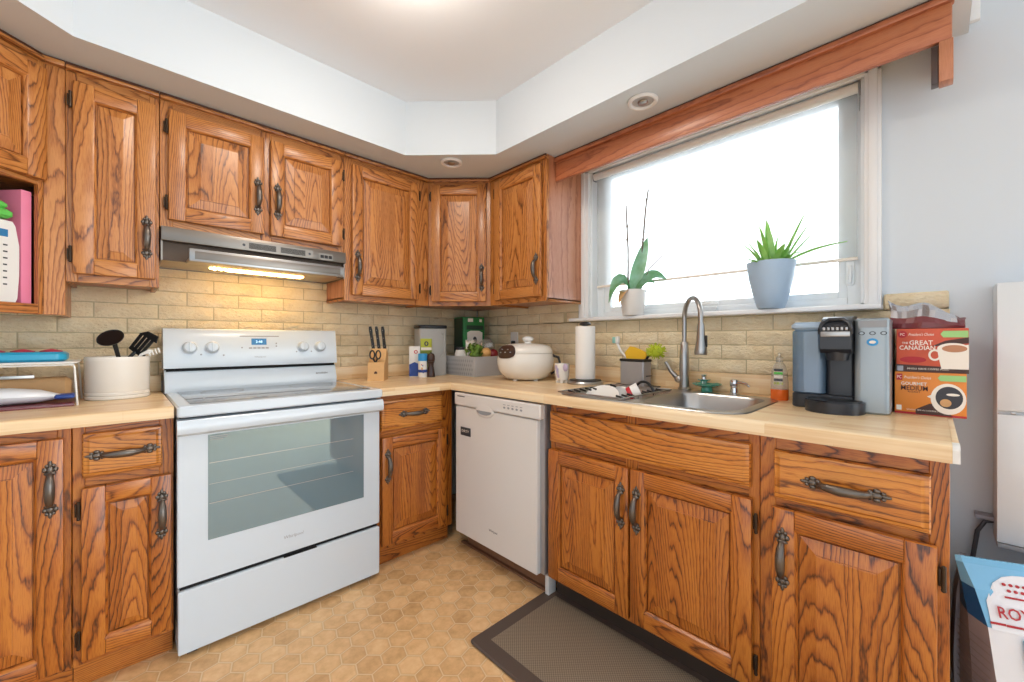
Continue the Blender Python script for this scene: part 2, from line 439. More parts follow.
M['blind'] = blindmat()

# ------------------------------------------------------------------ mesh builder
class MB:
    def __init__(s):
        s.v = []; s.f = []; s.fm = []; s.uv = []; s.mats = []; s.M = Matrix.Identity(4)
    def mi(s, m):
        m = M[m] if isinstance(m, str) else m
        if m not in s.mats: s.mats.append(m)
        return s.mats.index(m)
    def add(s, vs, fs, m, grain='z', off=None):
        k = s.mi(m); base = len(s.v)
        vs = [Vector(p) for p in vs]
        if off is None: off = (random.uniform(0, 40), random.uniform(0, 40))
        s.v += [s.M @ p for p in vs]
        g = 'xyz'.index(grain)
        oth = [a for a in (0, 1, 2) if a != g]
        for f in fs:
            s.f.append([base + i for i in f]); s.fm.append(k)
            pts = [vs[i] for i in f]
            n = Vector((0, 0, 0))
            for i in range(len(pts)):
                a, b = pts[i], pts[(i + 1) % len(pts)]
                n += a.cross(b)
            d = max((0, 1, 2), key=lambda i: abs(n[i]))
            if d == g: ia, ib = oth
            else: ia, ib = g, [a for a in oth if a != d][0]
            for p in pts: s.uv.append((p[ia] + off[0], p[ib] + off[1]))
    def box(s, lo, hi, m, bev=0.0, grain='z', seg=2, off=None):
        lo = Vector(lo); hi = Vector(hi)
        for i in range(3):
            if lo[i] > hi[i]: lo[i], hi[i] = hi[i], lo[i]
        b = bmesh.new()
        bmesh.ops.create_cube(b, size=1.0)
        for v in b.verts: v.co = Vector([lo[i] + (v.co[i] + 0.5) * (hi[i] - lo[i]) for i in range(3)])
        if bev > 0:
            bev = min(bev, 0.49 * min(hi - lo))
            bmesh.ops.bevel(b, geom=b.edges[:], offset=bev, segments=seg, affect='EDGES', profile=0.5)
        s.bm(b, m, grain, off)
    def bm(s, b, m, grain='z', off=None):
        b.verts.index_update()
        s.add([v.co.copy() for v in b.verts], [[v.index for v in f.verts] for f in b.faces], m, grain, off)
        b.free()
    def rbox(s, lo, hi, r, m, axis='z', bev=0.003, seg=5, grain='z'):
        """box with four rounded corners about an axis"""
        ax = 'xyz'.index(axis); o = [i for i in (0, 1, 2) if i != ax]
        a0, a1, b0, b1 = lo[o[0]], hi[o[0]], lo[o[1]], hi[o[1]]
        poly = []
        for cx, cy, t in ((a1 - r, b1 - r, 0), (a0 + r, b1 - r, 1), (a0 + r, b0 + r, 2), (a1 - r, b0 + r, 3)):
            for k in range(seg + 1):
                an = (t + k / seg) * PI / 2
                poly.append((cx + r * math.cos(an), cy + r * math.sin(an)))
        def ring(sc, h):
            mx, my = (a0 + a1) / 2, (b0 + b1) / 2
            out = []
            for x, y in poly:
                dx, dy = x - mx, y - my
                fx = 1 - sc / max(1e-6, (a1 - a0) / 2); fy = 1 - sc / max(1e-6, (b1 - b0) / 2)
                p = [0, 0, 0]; p[o[0]] = mx + dx * fx; p[o[1]] = my + dy * fy; p[ax] = h
                out.append(p)
            return out
        l, h = lo[ax], hi[ax]
        s.loft([ring(bev, l), ring(0, l + bev), ring(0, h - bev), ring(bev, h)], m, grain=grain)
    def loft(s, rings, m, cap=True, closed=True, grain='z', off=None, cap0=True):
        n = len(rings[0]); vs = [p for r in rings for p in r]; fs = []
        for i in range(len(rings) - 1):
            for j in range(n if closed else n - 1):
                a = i * n + j; b = i * n + (j + 1) % n
                fs.append([a, b, b + n, a + n])
        if cap:
            if cap0: fs.append(list(range(n))[::-1])
            fs.append([len(vs) - n + j for j in range(n)])
        s.add(vs, fs, m, grain, off)
    def lathe(s, prof, c, m, seg=28, cap=True, sx=1.0, sy=1.0, axis='z'):
        rings = []
        for r, z in prof:
            ring = []
            for k in range(seg):
                a = 2 * PI * k / seg
                x, y = r * sx * math.cos(a), r * sy * math.sin(a)
                p = {'z': (x, y, z), 'y': (x, -z, y), 'x': (-z, x, y)}[axis]
                ring.append((c[0] + p[0], c[1] + p[1], c[2] + p[2]))
            rings.append(ring)
        s.loft(rings, m, cap)
    def tube(s, pts, r, m, seg=10, cap=True):
        pts = [Vector(p) for p in pts]
        rs = r if isinstance(r, (list, tuple)) else [r] * len(pts)
        rings = []; up = None
        for i, p in enumerate(pts):
            t = (pts[min(i + 1, len(pts) - 1)] - pts[max(i - 1, 0)]).normalized()
            if up is None:
                up = t.cross(Vector((0, 0, 1)))
                if up.length < 1e-3: up = t.cross(Vector((1, 0, 0)))
                up.normalize()
            else:
                up = (up - t * up.dot(t)).normalized()
            sd = t.cross(up)
            rings.append([p + (up * math.cos(2 * PI * k / seg) + sd * math.sin(2 * PI * k / seg)) * rs[i] for k in range(seg)])
        s.loft(rings, m, cap)
    def ball(s, c, r, m, seg=14, rings=8):
        if isinstance(r, (int, float)): r = (r, r, r)
        R = []
        for i in range(1, rings):
            t = PI * i / rings
            R.append([(c[0] + r[0] * math.sin(t) * math.cos(2 * PI * k / seg), c[1] + r[1] * math.sin(t) * math.sin(2 * PI * k / seg), c[2] - r[2] * math.cos(t)) for k in range(seg)])
        s.loft(R, m, cap=True)
    def prism(s, poly, axis, a, b, m, grain='z', off=None):
        """polygon in the plane perpendicular to axis, extruded a..b ; poly coordinates in remaining axis order"""
        ax = 'xyz'.index(axis); o = [i for i in (0, 1, 2) if i != ax]
        def R(t):
            out = []
            for u, v in poly:
                p = [0, 0, 0]; p[o[0]] = u; p[o[1]] = v; p[ax] = t
                out.append(p)
            return out
        s.loft([R(a), R(b)], m, grain=grain, off=off)
    def quad(s, pts, m, grain='z', off=None):
        s.add(pts, [list(range(len(pts)))], m, grain, off)
    def build(s, name, parent=None, smooth=35, label=None):
        me = bpy.data.meshes.new(name)
        me.from_pydata(s.v, [], s.f)
        for m in s.mats: me.materials.append(m)
        me.polygons.foreach_set('material_index', s.fm)
        ul = me.uv_layers.new(name='UVMap')
        flat = [c for p in s.uv for c in p]
        ul.data.foreach_set('uv', flat)
        b = bmesh.new(); b.from_mesh(me)
        bmesh.ops.recalc_face_normals(b, faces=b.faces[:])
        b.to_mesh(me); b.free()
        if smooth:
            me.polygons.foreach_set('use_smooth', [True] * len(me.polygons))
            me.set_sharp_from_angle(angle=math.radians(smooth))
        me.update()
        o = bpy.data.objects.new(name, me)
        COL.objects.link(o)
        if parent: o.parent = parent
        if label: o['label'] = label
        return o
def tag(o, label, cat, group=None):
    o['label'] = label; o['category'] = cat
    if group: o['group'] = group
    return o
def thing(name, label, cat, loc=(0, 0, 0), rz=0.0, group=None):
    o = bpy.data.objects.new(name, None); COL.objects.link(o)
    o.empty_display_size = 0.05
    o.location = loc; o.rotation_euler = (0, 0, rz)
    return tag(o, label, cat, group)
def struct(o, label=None):
    o['kind'] = 'structure'
    if label: o['label'] = label
    return o
def text_into(mb, txt, size, mat, m, width=None, depth=0.0006, bold=0.0, shear=0.0):
    """flat lettering: text x -> mat x, text y -> mat y, facing mat +z; centred"""
    cu = bpy.data.curves.new('lettering', 'FONT')
    cu.body = txt; cu.size = 1.0; cu.align_x = 'CENTER'; cu.align_y = 'CENTER'; cu.resolution_u = 2
    cu.offset = bold; cu.shear = shear
    ob = bpy.data.objects.new('lettering', cu)
    COL.objects.link(ob)
    dg = bpy.context.evaluated_depsgraph_get()
    me = bpy.data.meshes.new_from_object(ob.evaluated_get(dg))
    xs = [v.co.x for v in me.vertices]; ys = [v.co.y for v in me.vertices]
    if xs:
        cx, cy = (min(xs) + max(xs)) / 2, (min(ys) + max(ys)) / 2
        k = size / max(1e-6, max(ys) - min(ys)); kx = k
        if width: kx = width / max(1e-6, max(xs) - min(xs))
        vs = [mat @ Vector(((v.co.x - cx) * kx, (v.co.y - cy) * k, depth)) for v in me.vertices]
        mb.add(vs, [list(p.vertices) for p in me.polygons], m)
    bpy.data.objects.remove(ob); bpy.data.curves.remove(cu); bpy.data.meshes.remove(me)
def face_mat(origin, xdir, ydir):
    x = Vector(xdir).normalized(); y = Vector(ydir).normalized(); z = x.cross(y)
    return Matrix(((x.x, y.x, z.x, origin[0]), (x.y, y.y, z.y, origin[1]), (x.z, y.z, z.z, origin[2]), (0, 0, 0, 1)))
def patch(mb, mat, pts, m, depth=0.0004):
    mb.add([mat @ Vector((x, y, depth)) for x, y in pts], [list(range(len(pts)))], m)
def oval(cx, cy, rx, ry, n=28, a0=0, a1=2 * PI):
    return [(cx + rx * math.cos(a0 + (a1 - a0) * i / n), cy + ry * math.sin(a0 + (a1 - a0) * i / n)) for i in range(n)]

# ------------------------------------------------------------------ room numbers (metres; corner of the room near the origin)
YW = -0.05      # brick face of the back wall
XW = 0.03       # brick face of the window wall
XD = 0.045      # painted wall face of the window wall
ZT = 2.165      # soffit underside / cabinet tops
ZC = 2.46       # ceiling
YF = -0.31      # upper face plane, back wall
XF = -0.30      # upper face plane, window wall
YB = -0.598     # base face plane, back wall
XB = -0.602     # base face plane, window wall
ZK = 0.912      # counter top

# ------------------------------------------------------------------ setting
mb = MB(); mb.box((-4.6, -5.6, -0.06), (0.3, 0.1, 0.0), 'floor'); struct(mb.build('floor', smooth=0))
mb = MB(); mb.box((-4.6, -5.6, ZC), (0.3, 0.1, ZC + 0.08), 'ceil'); struct(mb.build('ceiling', smooth=0))
# soffit: L-shaped dropped box with a cut corner, and a cut corner at the far end
mb = MB()
sof = [(-2.9, 0.05), (0.20, 0.05), (0.20, -2.60), (-0.492, -2.60), (-0.492, -0.856), (-0.843, -0.50), (-2.088, -0.516), (-2.9, -1.22)]
mb.prism(sof, 'z', ZT, ZC, 'paint'); struct(mb.build('ceiling_soffit', smooth=0))

PITCH = 0.0652; BL = 0.207
def bricks(mb, horiz, z0, z1, a0, a1, face, skip=None):
    """rough bricks on a wall; horiz 'x' -> face at y, looking -y ; 'y' -> face at x, looking -x"""
    rnd = random.Random(3 if horiz == 'x' else 5)
    n0 = math.ceil((z1 - z0) / PITCH)
    for r in range(n0):
        zb = z0 + r * PITCH; zt = min(zb + PITCH - 0.005, z1)
        if zt - zb < 0.012: continue
        a = a0 - (BL / 2 if r % 2 else 0)
        while a < a1:
            s0, s1 = max(a, a0), min(a + BL - 0.005, a1)
            if s1 - s0 > 0.015:
                if not (skip and skip(s0, s1, zb, zt)):
                    nx, nz = max(3, int(10 * (s1 - s0) / BL)), 4
                    tilt = rnd.uniform(-0.002, 0.002)
                    g = []
                    for iz in range(nz + 1):
                        for ix in range(nx + 1):
                            ex = ix in (0, nx); ez = iz in (0, nz)
                            q = s0 + (s1 - s0) * ix / nx + (0 if ex else rnd.uniform(-0.004, 0.004))
                            z = zb + (zt - zb) * iz / nz + (rnd.uniform(-0.0015, 0.0015) if ez else rnd.uniform(-0.004, 0.004))
                            dep = 0.0045 if (ex or ez) else rnd.uniform(-0.0075, 0.0025) + tilt * (iz - 2)
                            g.append((q, face + dep, z) if horiz == 'x' else (face + dep, q, z))
                    fs = [[r_ * (nx + 1) + c_, r_ * (nx + 1) + c_ + 1, (r_ + 1) * (nx + 1) + c_ + 1, (r_ + 1) * (nx + 1) + c_] for r_ in range(nz) for c_ in range(nx)]
                    edge = [c_ for c_ in range(nx + 1)] + [(r_ + 1) * (nx + 1) + nx for r_ in range(nz)] + [nz * (nx + 1) + nx - 1 - c_ for c_ in range(nx)] + [(nz - 1 - r_) * (nx + 1) for r_ in range(nz - 1)]
                    k0 = len(g)
                    for e_ in edge:
                        p = list(g[e_]); p[1 if horiz == 'x' else 0] = face + 0.016; g.append(tuple(p))
                    ne = len(edge)
                    fs += [[edge[i], edge[(i + 1) % ne], k0 + (i + 1) % ne, k0 + i] for i in range(ne)]
                    mb.add(g, fs, 'brick')
            a += BL
mb = MB()
mb.box((-3.1, YW + 0.012, 0), (0.3, YW + 0.16, ZC), 'paint')
mb.box((-2.9, YW + 0.0075, 0.96), (0.03, YW + 0.013, 1.56), 'mortar')
bricks(mb, 'x', 0.985, 1.55, -2.88, XW, YW)
struct(mb.build('wall_back', smooth=50))
# window wall (with its opening) and its brick
WY0, WY1, WZ0, WZ1 = -2.340, -1.10, 1.278, 2.155
mb = MB()
XO = 0.22
mb.box((XD, -3.6, 0), (XO, WY0, ZC), 'paint'); mb.box((XD, WY1, 0), (XO, 0.1, ZC), 'paint')
mb.box((XD, WY0, 0), (XO, WY1, WZ0 - 0.02), 'paint'); mb.box((XD, WY0, WZ1), (XO, WY1, ZC), 'paint')
mb.box((0.036, -2.555, 0.96), (XD + 0.001, -0.05, 1.258), 'mortar')
mb.box((0.036, -2.555, 1.25), (XD + 0.001, -2.392, 1.305), 'mortar')
mb.box((0.036, -1.028, 1.25), (XD + 0.001, -0.05, 1.42), 'mortar')
bricks(mb, 'y', 0.997, 1.41, -2.558, YW, XW, skip=lambda a, b, z0, z1: z1 > 1.262 and b > -2.392 and a < -1.028 or (z0 > 1.25 and b < -1.5))
# cut bricks beside the casing, above the sill line
for (s0, s1, za, zb) in ((-1.024, -0.93, 1.258, 1.316), (-1.024, -0.83, 1.323, 1.381), (-2.556, -2.394, 1.256, 1.314)):
    mb.box((XW, s0, za), (XD, s1, zb), 'brick', 0.004, seg=1)
struct(mb.build('wall_right', smooth=50))
mb = MB(); mb.box((-3.1, -1.5, 0), (-3.0, 0.1, ZC), 'paint'); struct(mb.build('wall_left', smooth=0))

# window
wt = thing('window_1', 'wide white framed picture window over the sink', 'window', ((XD + XO) / 2, (WY0 + WY1) / 2, WZ0))
struct(wt)
wt.location = (0, 0, 0)
mb = MB()   # casing
for (y0, y1) in ((-1.10, -1.030), (-2.388, -2.340)):
    mb.box((0.018, y0, WZ0), (XD + 0.001, y1, ZT), 'trimw', 0.003)
    ym = (y0 + y1) / 2
    mb.box((0.010, ym - 0.014, WZ0), (0.02, ym + 0.012, ZT), 'trimw', 0.003)
mb.box((0.018, -2.388, 2.135), (XD + 0.001, -1.030, ZT), 'trimw', 0.003)
mb.build('window_casing', wt)
mb = MB()   # jamb liner
J = 0.012
mb.box((XD - 0.002, WY1 - J, WZ0), (XO - 0.02, WY1, WZ1), 'pvc'); mb.box((XD - 0.002, WY0, WZ0), (XO - 0.02, WY0 + J, WZ1), 'pvc')
mb.box((XD - 0.002, WY0, WZ1 - J), (XO - 0.02, WY1, WZ1), 'pvc'); mb.box((XD - 0.002, WY0, WZ0 - 0.015), (XO - 0.02, WY1, WZ0 + 0.008), 'pvc')
mb.build('jamb', wt)
GY0, GY1, GZ0, GZ1 = -2.250, -1.195, 1.342, 2.105
mb = MB()   # sash frame, stepped
def frame(mb, y0, y1, z0, z1, wdt, x0, x1, m, bev=0.004):
    mb.box((x0, y0, z0), (x1, y0 + wdt[0], z1), m, bev); mb.box((x0, y1 - wdt[1], z0), (x1, y1, z1), m, bev)
    mb.box((x0, y0 + wdt[0], z0), (x1, y1 - wdt[1], z0 + wdt[2]), m, bev); mb.box((x0, y0 + wdt[0], z1 - wdt[3]), (x1, y1 - wdt[1], z1), m, bev)
frame(mb, WY0 + J, WY1 - J, WZ0 + 0.006, WZ1 - J, (0.045, 0.045, 0.03, 0.02), 0.095, 0.16, 'pvc')
frame(mb, WY0 + 0.052, WY1 - 0.052, WZ0 + 0.034, WZ1 - 0.03, (0.036, 0.04, 0.03, 0.022), 0.108, 0.15, 'pvc')
mb.build('sash_frame', wt)
mb = MB(); mb.box((0.128, GY0 - 0.01, GZ0 - 0.01), (0.132, GY1 + 0.01, GZ1 + 0.02), 'glass'); mb.build('pane', wt, smooth=0)
mb = MB(); mb.box((-0.035, -2.392, 1.258), (0.10, -0.995, 1.277), 'trimw', 0.005, grain='y'); mb.build('window_sill', wt)
mb = MB()   # sash lock lever on the frame and the crank
mb.rbox((0.088, -2.306, 1.36), (0.096, -2.278, 1.465), 0.012, 'pvc', axis='x', bev=0.002)
mb.box((0.075, -2.298, 1.37), (0.088, -2.288, 1.44), 'pvc', 0.003)
mb.build('lock_lever', wt)
mb = MB()
mb.rbox((0.075, -1.80, 1.288), (0.095, -1.70, 1.31), 0.008, 'pvc', axis='x', bev=0.003)
mb.tube([(0.078, -1.73, 1.303), (0.055, -1.735, 1.318), (0.045, -1.77, 1.322), (0.045, -1.82, 1.32)], 0.006, 'pvc')
mb.build('crank_handle', wt)

# roller blind
rb = thing('roller_blind', 'sheer off white roller blind lowered over most of the window', 'blind', (0.06, -1.72, 2.115))
mb = MB(); mb.tube([(0, -0.60, 0), (0, 0.60, 0)], 0.020, 'blind_roll' if 'blind_roll' in M else 'white_plastic', seg=18); mb.build('roller_tube', rb)
mb = MB(); mb.box((0.018, -0.595, -0.648), (0.0188, 0.595, 0.002), 'blind'); mb.build('fabric', rb, smooth=0)
mb = MB(); mb.rbox((0.015, -0.597, -0.658), (0.022, 0.597, -0.645), 0.004, 'cream', axis='y', bev=0.001); mb.build('hem_bar', rb)
mb = MB()
for yy in (-0.603, 0.603):
    mb = MB(); mb.box((-0.012, yy - 0.003, -0.024), (0.02, yy + 0.003, 0.026), 'grey_print', 0.001); mb.build('bracket', rb)
mb = MB(); mb.tube([(-0.02, -0.606, 0.0), (-0.022, -0.606, -0.05), (-0.02, -0.605, -0.10)], 0.0012, 'grey_print', seg=6); mb.build('pull_chain', rb)

# outside
mb = MB(); mb.box((0.6, -14, -1.0), (26, 14, -0.9), 'snow'); struct(mb.build('ground', smooth=0), 'snow covered ground outside the window')
rr = random.Random(11)
for i in range(7):
    t = thing('bare_shrub', 'pale leafless shrub in the snow beyond the window', 'shrub', (7.5 + rr.uniform(-1, 1.5), -3.0 + i * 1.9, -0.9), 0, 'leafless shrubs outside the window')
    mb = MB()
    for k in range(14):
        a = rr.uniform(0, 2 * PI); l = rr.uniform(1.6, 2.7); sp = rr.uniform(0.2, 0.8)
        mb.tube([(0, 0, 0), (math.cos(a) * sp * 0.4, math.sin(a) * sp * 0.4, l * 0.5), (math.cos(a) * sp, math.sin(a) * sp, l)], [0.03, 0.02, 0.008], 'bark', seg=5)
    mb.build('branches', t)

# ------------------------------------------------------------------ cabinets
def handle_mb(mb):
    """ornate bowed pull, vertical, local: z along, -y outwards, centred"""
    pts = []; rs = []
    for k in range(13):
        t = -1 + 2 * k / 12
        z = t * 0.036; y = -0.008 - 0.018 * (1 - t * t) ** 0.5
        pts.append((0, y, z)); rs.append(0.0056 + 0.0032 * (1 - t * t))
    mb.tube(pts, rs, 'pewter', seg=10)
    for sg in (-1, 1):
        mb.ball((0, -0.005, sg * 0.038), (0.010, 0.006, 0.005), 'pewter', 10, 6)
        mb.ball((0, -0.004, sg * 0.046), (0.006, 0.005, 0.009), 'pewter', 10, 6)
        for q in (-1, 1):
            mb.ball((q * 0.008, -0.003, sg * 0.047), (0.0045, 0.004, 0.006), 'pewter', 8, 6)
            mb.ball((q * 0.005, -0.003, sg * 0.056), (0.0035, 0.003, 0.004), 'pewter', 8, 6)
        mb.ball((0, -0.003, sg * 0.060), (0.0035, 0.003, 0.008), 'pewter', 8, 6)
_hv = MB(); handle_mb(_hv); _hvo = _hv.build('handle', smooth=60); HANDLE = _hvo.data
bpy.data.objects.remove(_hvo)
def put_handle(parent, x, y, z, horizontal=False, scale=1.0):
    o = bpy.data.objects.new('handle', HANDLE); COL.objects.link(o); o.parent = parent
    o.location = (x, y, z); o.scale = (scale * 1.4, scale * 1.2, scale * (1.38 if horizontal else 1.32))
    if horizontal: o.rotation_euler = (0, PI / 2, 0)
    return o
def door_into(mb, x0, x1, z0, z1, y, m, st=0.056, t=0.021):
    """raised panel door; back face at y, front at y-t"""
    f = y - t
    b = 0.0045
    mb.box((x0, f, z0), (x0 + st, y, z1), m, b, 'z', 2)
    mb.box((x1 - st, f, z0), (x1, y, z1), m, b, 'z', 2)
    mb.box((x0 + st - 0.001, f + 0.0004, z1 - st), (x1 - st + 0.001, y, z1), m, b, 'x', 2)
    mb.box((x0 + st - 0.001, f + 0.0004, z0), (x1 - st + 0.001, y, z0 + st), m, b, 'x', 2)
    # moulded inner edge (cove)
    a0, a1, c0, c1 = x0 + st, x1 - st, z0 + st, z1 - st
    def rect(ins, yy): return [(a0 + ins, yy, c0 + ins), (a1 - ins, yy, c0 + ins), (a1 - ins, yy, c1 - ins), (a0 + ins, yy, c1 - ins)]
    rg = [rect(-0.006, f + 0.0002), rect(0.0, f + 0.002), rect(0.0045, f + 0.008), rect(0.006, f + 0.0105), rect(0.0065, f + 0.0185)]
    n = 4
    for j in range(4):
        g = 'x' if j in (0, 2) else 'z'
        for i in range(len(rg) - 1):
            k = (j + 1) % 4
            mb.add([rg[i][j], rg[i][k], rg[i + 1][k], rg[i + 1][j]], [[0, 1, 2, 3]], m, g)
    bv = min(0.036, 0.22 * min(a1 - a0, c1 - c0))
    rg = [rect(0.0065, f + 0.0185), rect(0.0098, f + 0.0185), rect(0.0100, f + 0.0125), rect(0.011 + bv, f + 0.0048), rect(0.0116 + bv, f + 0.0016), rect(0.014 + bv, f + 0.0010)]
    # the field is glued up from two or three boards, each with its own grain
    nb = 1 if a1 - a0 < 0.13 else (2 if a1 - a0 < 0.26 else 3)
    cuts = [a0 - 0.01] + [a0 + (a1 - a0) * (k + random.uniform(-0.22, 0.22)) / nb for k in range(1, nb)] + [a1 + 0.01]
    offs = [(random.uniform(0, 40), random.uniform(0, 40)) for _ in range(nb)]
    def strip(y0_, z0_, y1_, z1_, l0, r0, l1, r1):
        for k in range(nb):
            p = (max(cuts[k], l0), min(cuts[k + 1], r0)); q = (max(cuts[k], l1), min(cuts[k + 1], r1))
            if p[1] - p[0] < 1e-5 and q[1] - q[0] < 1e-5: continue
            mb.add([(p[0], y0_, z0_), (p[1], y0_, z0_), (q[1], y1_, z1_), (q[0], y1_, z1_)], [[0, 1, 2, 3]], m, 'z', offs[k])
    for i in range(len(rg) - 1):
        for j in range(4):
            k = (j + 1) % 4
            if j in (1, 3): mb.add([rg[i][j], rg[i][k], rg[i + 1][k], rg[i + 1][j]], [[0, 1, 2, 3]], m, 'z', offs[-1 if j == 1 else 0])
            else: mb.add([rg[i][j], rg[i][k], rg[i + 1][k], rg[i + 1][j]], [[0, 1, 2, 3]], m, 'z', offs[nb // 2])
    e = rg[-1]
    strip(e[0][1], e[0][2], e[0][1], e[2][2], e[0][0], e[1][0], e[0][0], e[1][0])
def drawer_into(mb, x0, x1, z0, z1, y, m, t=0.020):
    f = y - t
    off = (random.uniform(0, 40), random.uniform(0, 40))
    def rect(ins, yy): return [(x0 + ins, yy, z0 + ins), (x1 - ins, yy, z0 + ins), (x1 - ins, yy, z1 - ins), (x0 + ins, yy, z1 - ins)]
    mb.loft([rect(0, y), rect(0, f + 0.012), rect(0.003, f + 0.007), rect(0.009, f + 0.0055), rect(0.014, f + 0.002), rect(0.017, f)], m, grain='x', off=off)
def hinge(parent, x, y, z):
    mb = MB()
    mb.tube([(x, y - 0.013, z - 0.024), (x, y - 0.013, z + 0.024)], 0.0045, 'hinge', seg=8)
    for s_ in (-1, 1): mb.ball((x, y - 0.013, z + s_ * 0.026), 0.0052, 'hinge', 8, 6)
    mb.box((x - 0.009, y - 0.009, z - 0.02), (x + 0.001, 0.0, z + 0.02), 'hinge', 0.001)
    mb.build('hinge', parent)
def crown_into(mb, x0, x1, m='oak'):
    mb.box((x0, -0.018, ZT - 0.026), (x1, 0.0, ZT - 0.012), m, 0.004, 'x')
    mb.box((x0, -0.010, ZT - 0.012), (x1, 0.0, ZT - 0.001), 'dark_oak_shade', 0.0, 'x')  # dark strip painted in for the shadow line above the crown
def frame_into(mb, W, z0, z1, m, stiles, rails, t=0.018):
    """face frame boards, front at y=0"""
    for a, b in stiles: mb.box((a, 0, z0), (b, t, z1), m, 0.0012, 'z', 1)
    for a, b, c, d in rails: mb.box((a, 0.0003, c), (b, t, d), m, 0.0012, 'x', 1)
def add_door(root, x0, x1, z0, z1, m, hside, hz, hscale=1.0, hinges=True, y=-0.005):
    mb = MB(); door_into(mb, x0, x1, z0, z1, y, m); d = mb.build('door', root, smooth=25)
    hx = (x1 - 0.028) if hside == 'r' else (x0 + 0.028)
    put_handle(d, hx, y - 0.0205, hz, scale=hscale)
    if hinges:
        ix = (x0 - 0.006) if hside == 'r' else (x1 + 0.010)
        for zz in (z0 + 0.07, z1 - 0.07): hinge(root, ix, y, zz)
    return d
def add_drawer(root, x0, x1, z0, z1, m, pull=True, name='drawer', hscale=1.0, y=-0.005):
    mb = MB(); drawer_into(mb, x0, x1, z0, z1, y, 'oak_drawer'); d = mb.build(name, root, smooth=25)
    if pull: put_handle(d, (x0 + x1) / 2, y - 0.020, (z0 + z1) / 2, True, hscale)
    return d

# ---- upper cabinets, back wall (origin at the left end of the face plane, floor height 0)
DEP = YW - YF - 0.001
def upper(label, xa, xb, z0, doors, stiles, rails, dep=DEP, loc=None, rz=0.0, bottom_lip=True, endpanel=None):
    W = xb - xa
    r = thing('upper_cabinet', label, 'cabinet', loc or (xa, YF, 0), rz, 'oak wall cabinets')
    mb = MB()
    mb.box((0, 0.0185, z0 + 0.012), (W, dep, ZT - 0.001), 'oak_end', 0, 'z')
    mb.box((0, 0.005, z0), (0.016, dep, z0 + 0.02), 'oak', 0.001, 'y'); mb.box((W - 0.016, 0.005, z0), (W, dep, z0 + 0.02), 'oak', 0.001, 'y')
    frame_into(mb, W, z0, ZT - 0.026, 'oak', stiles, rails)
    mb.box((0.0, 0.0, ZT - 0.03), (W, 0.018, ZT - 0.001), 'oak', 0, 'x')
    crown_into(mb, 0.0, W)
    mb.build('body', r, smooth=25)
    for d in doors: add_door(r, *d)
    return r
ZU = 1.362
T = 1e-4
r = upper('tall oak wall cabinet with one narrow door between microwave shelf and range hood', -2.118, -1.859, ZU,
          [(0.018, 0.248, 1.392, 2.098, 'oak', 'r', 1.555)], [(0, 0.03), (0.229, 0.259)], [(0.03, 0.229, ZU, 1.402), (0.03, 0.229, 2.085, 2.14)])
r = upper('short oak wall cabinet with two doors directly above the range hood', -1.857, -1.106, 1.614,
          [(0.026, 0.372, 1.645, 2.098, 'oak', 'r', 1.815), (0.398, 0.735, 1.645, 2.098, 'oak', 'l', 1.81)],
          [(0, 0.04), (0.36, 0.405), (0.72, 0.751)], [(0.04, 0.36, 1.614, 1.66), (0.405, 0.72, 1.614, 1.66), (0.04, 0.36, 2.085, 2.14), (0.405, 0.72, 2.085, 2.14)])
r = upper('oak wall cabinet with one door between range hood and diagonal corner cabinet', -1.104, -0.577, ZU,
          [(0.036, 0.446, 1.394, 2.103, 'oak', 'l', 1.552)], [(0, 0.05), (0.43, 0.527)], [(0.05, 0.43, ZU, 1.41), (0.05, 0.43, 2.09, 2.14)])
# diagonal corner cabinet
ca, cb = Vector((-0.576, YF, 0)), Vector((XF, -0.588, 0))
L = (cb - ca).length; ang = math.atan2(cb.y - ca.y, cb.x - ca.x)
r = thing('upper_cabinet', 'diagonal oak wall cabinet filling the corner above the green tin', 'cabinet', ca, ang, 'oak wall cabinets')
mb = MB()
inv = Matrix.Translation(ca) @ Matrix.Rotation(ang, 4, 'Z'); inv.invert()
poly = [inv @ Vector(p + (0,)) for p in ((-0.575, YF + 0.019), (-0.575, YW - 0.001), (XW - 0.001, YW - 0.001), (XW - 0.001, -0.587), (XF + 0.019, -0.587))]
mb.prism([(p.x, p.y) for p in poly], 'z', ZU + 0.012, ZT - 0.001, 'oak_end')
frame_into(mb, L, ZU, ZT - 0.026, 'oak', [(0, 0.035), (L - 0.035, L)], [(0.035, L - 0.035, ZU, 1.405), (0.035, L - 0.035, 2.10, 2.14)])
mb.box((0.0, 0.0, ZT - 0.03), (L, 0.018, ZT - 0.001), 'oak', 0, 'x')
crown_into(mb, 0, L)
mb.build('body', r, smooth=25)
add_door(r, 0.022, L - 0.026, 1.388, 2.115, 'oak', 'r', 1.535)
# window wall end cabinet
WDEP = XW - XF - 0.001
r = upper('oak wall cabinet with one door ending beside the window', 0, 0.467, ZU,
          [(0.060, 0.440, 1.390, 2.115, 'oak', 'r', 1.54)], [(0, 0.075), (0.427, 0.467)], [(0.075, 0.427, ZU, 1.405), (0.075, 0.427, 2.10, 2.14)],
          dep=WDEP, loc=(XF, -0.588, 0), rz=-PI / 2)
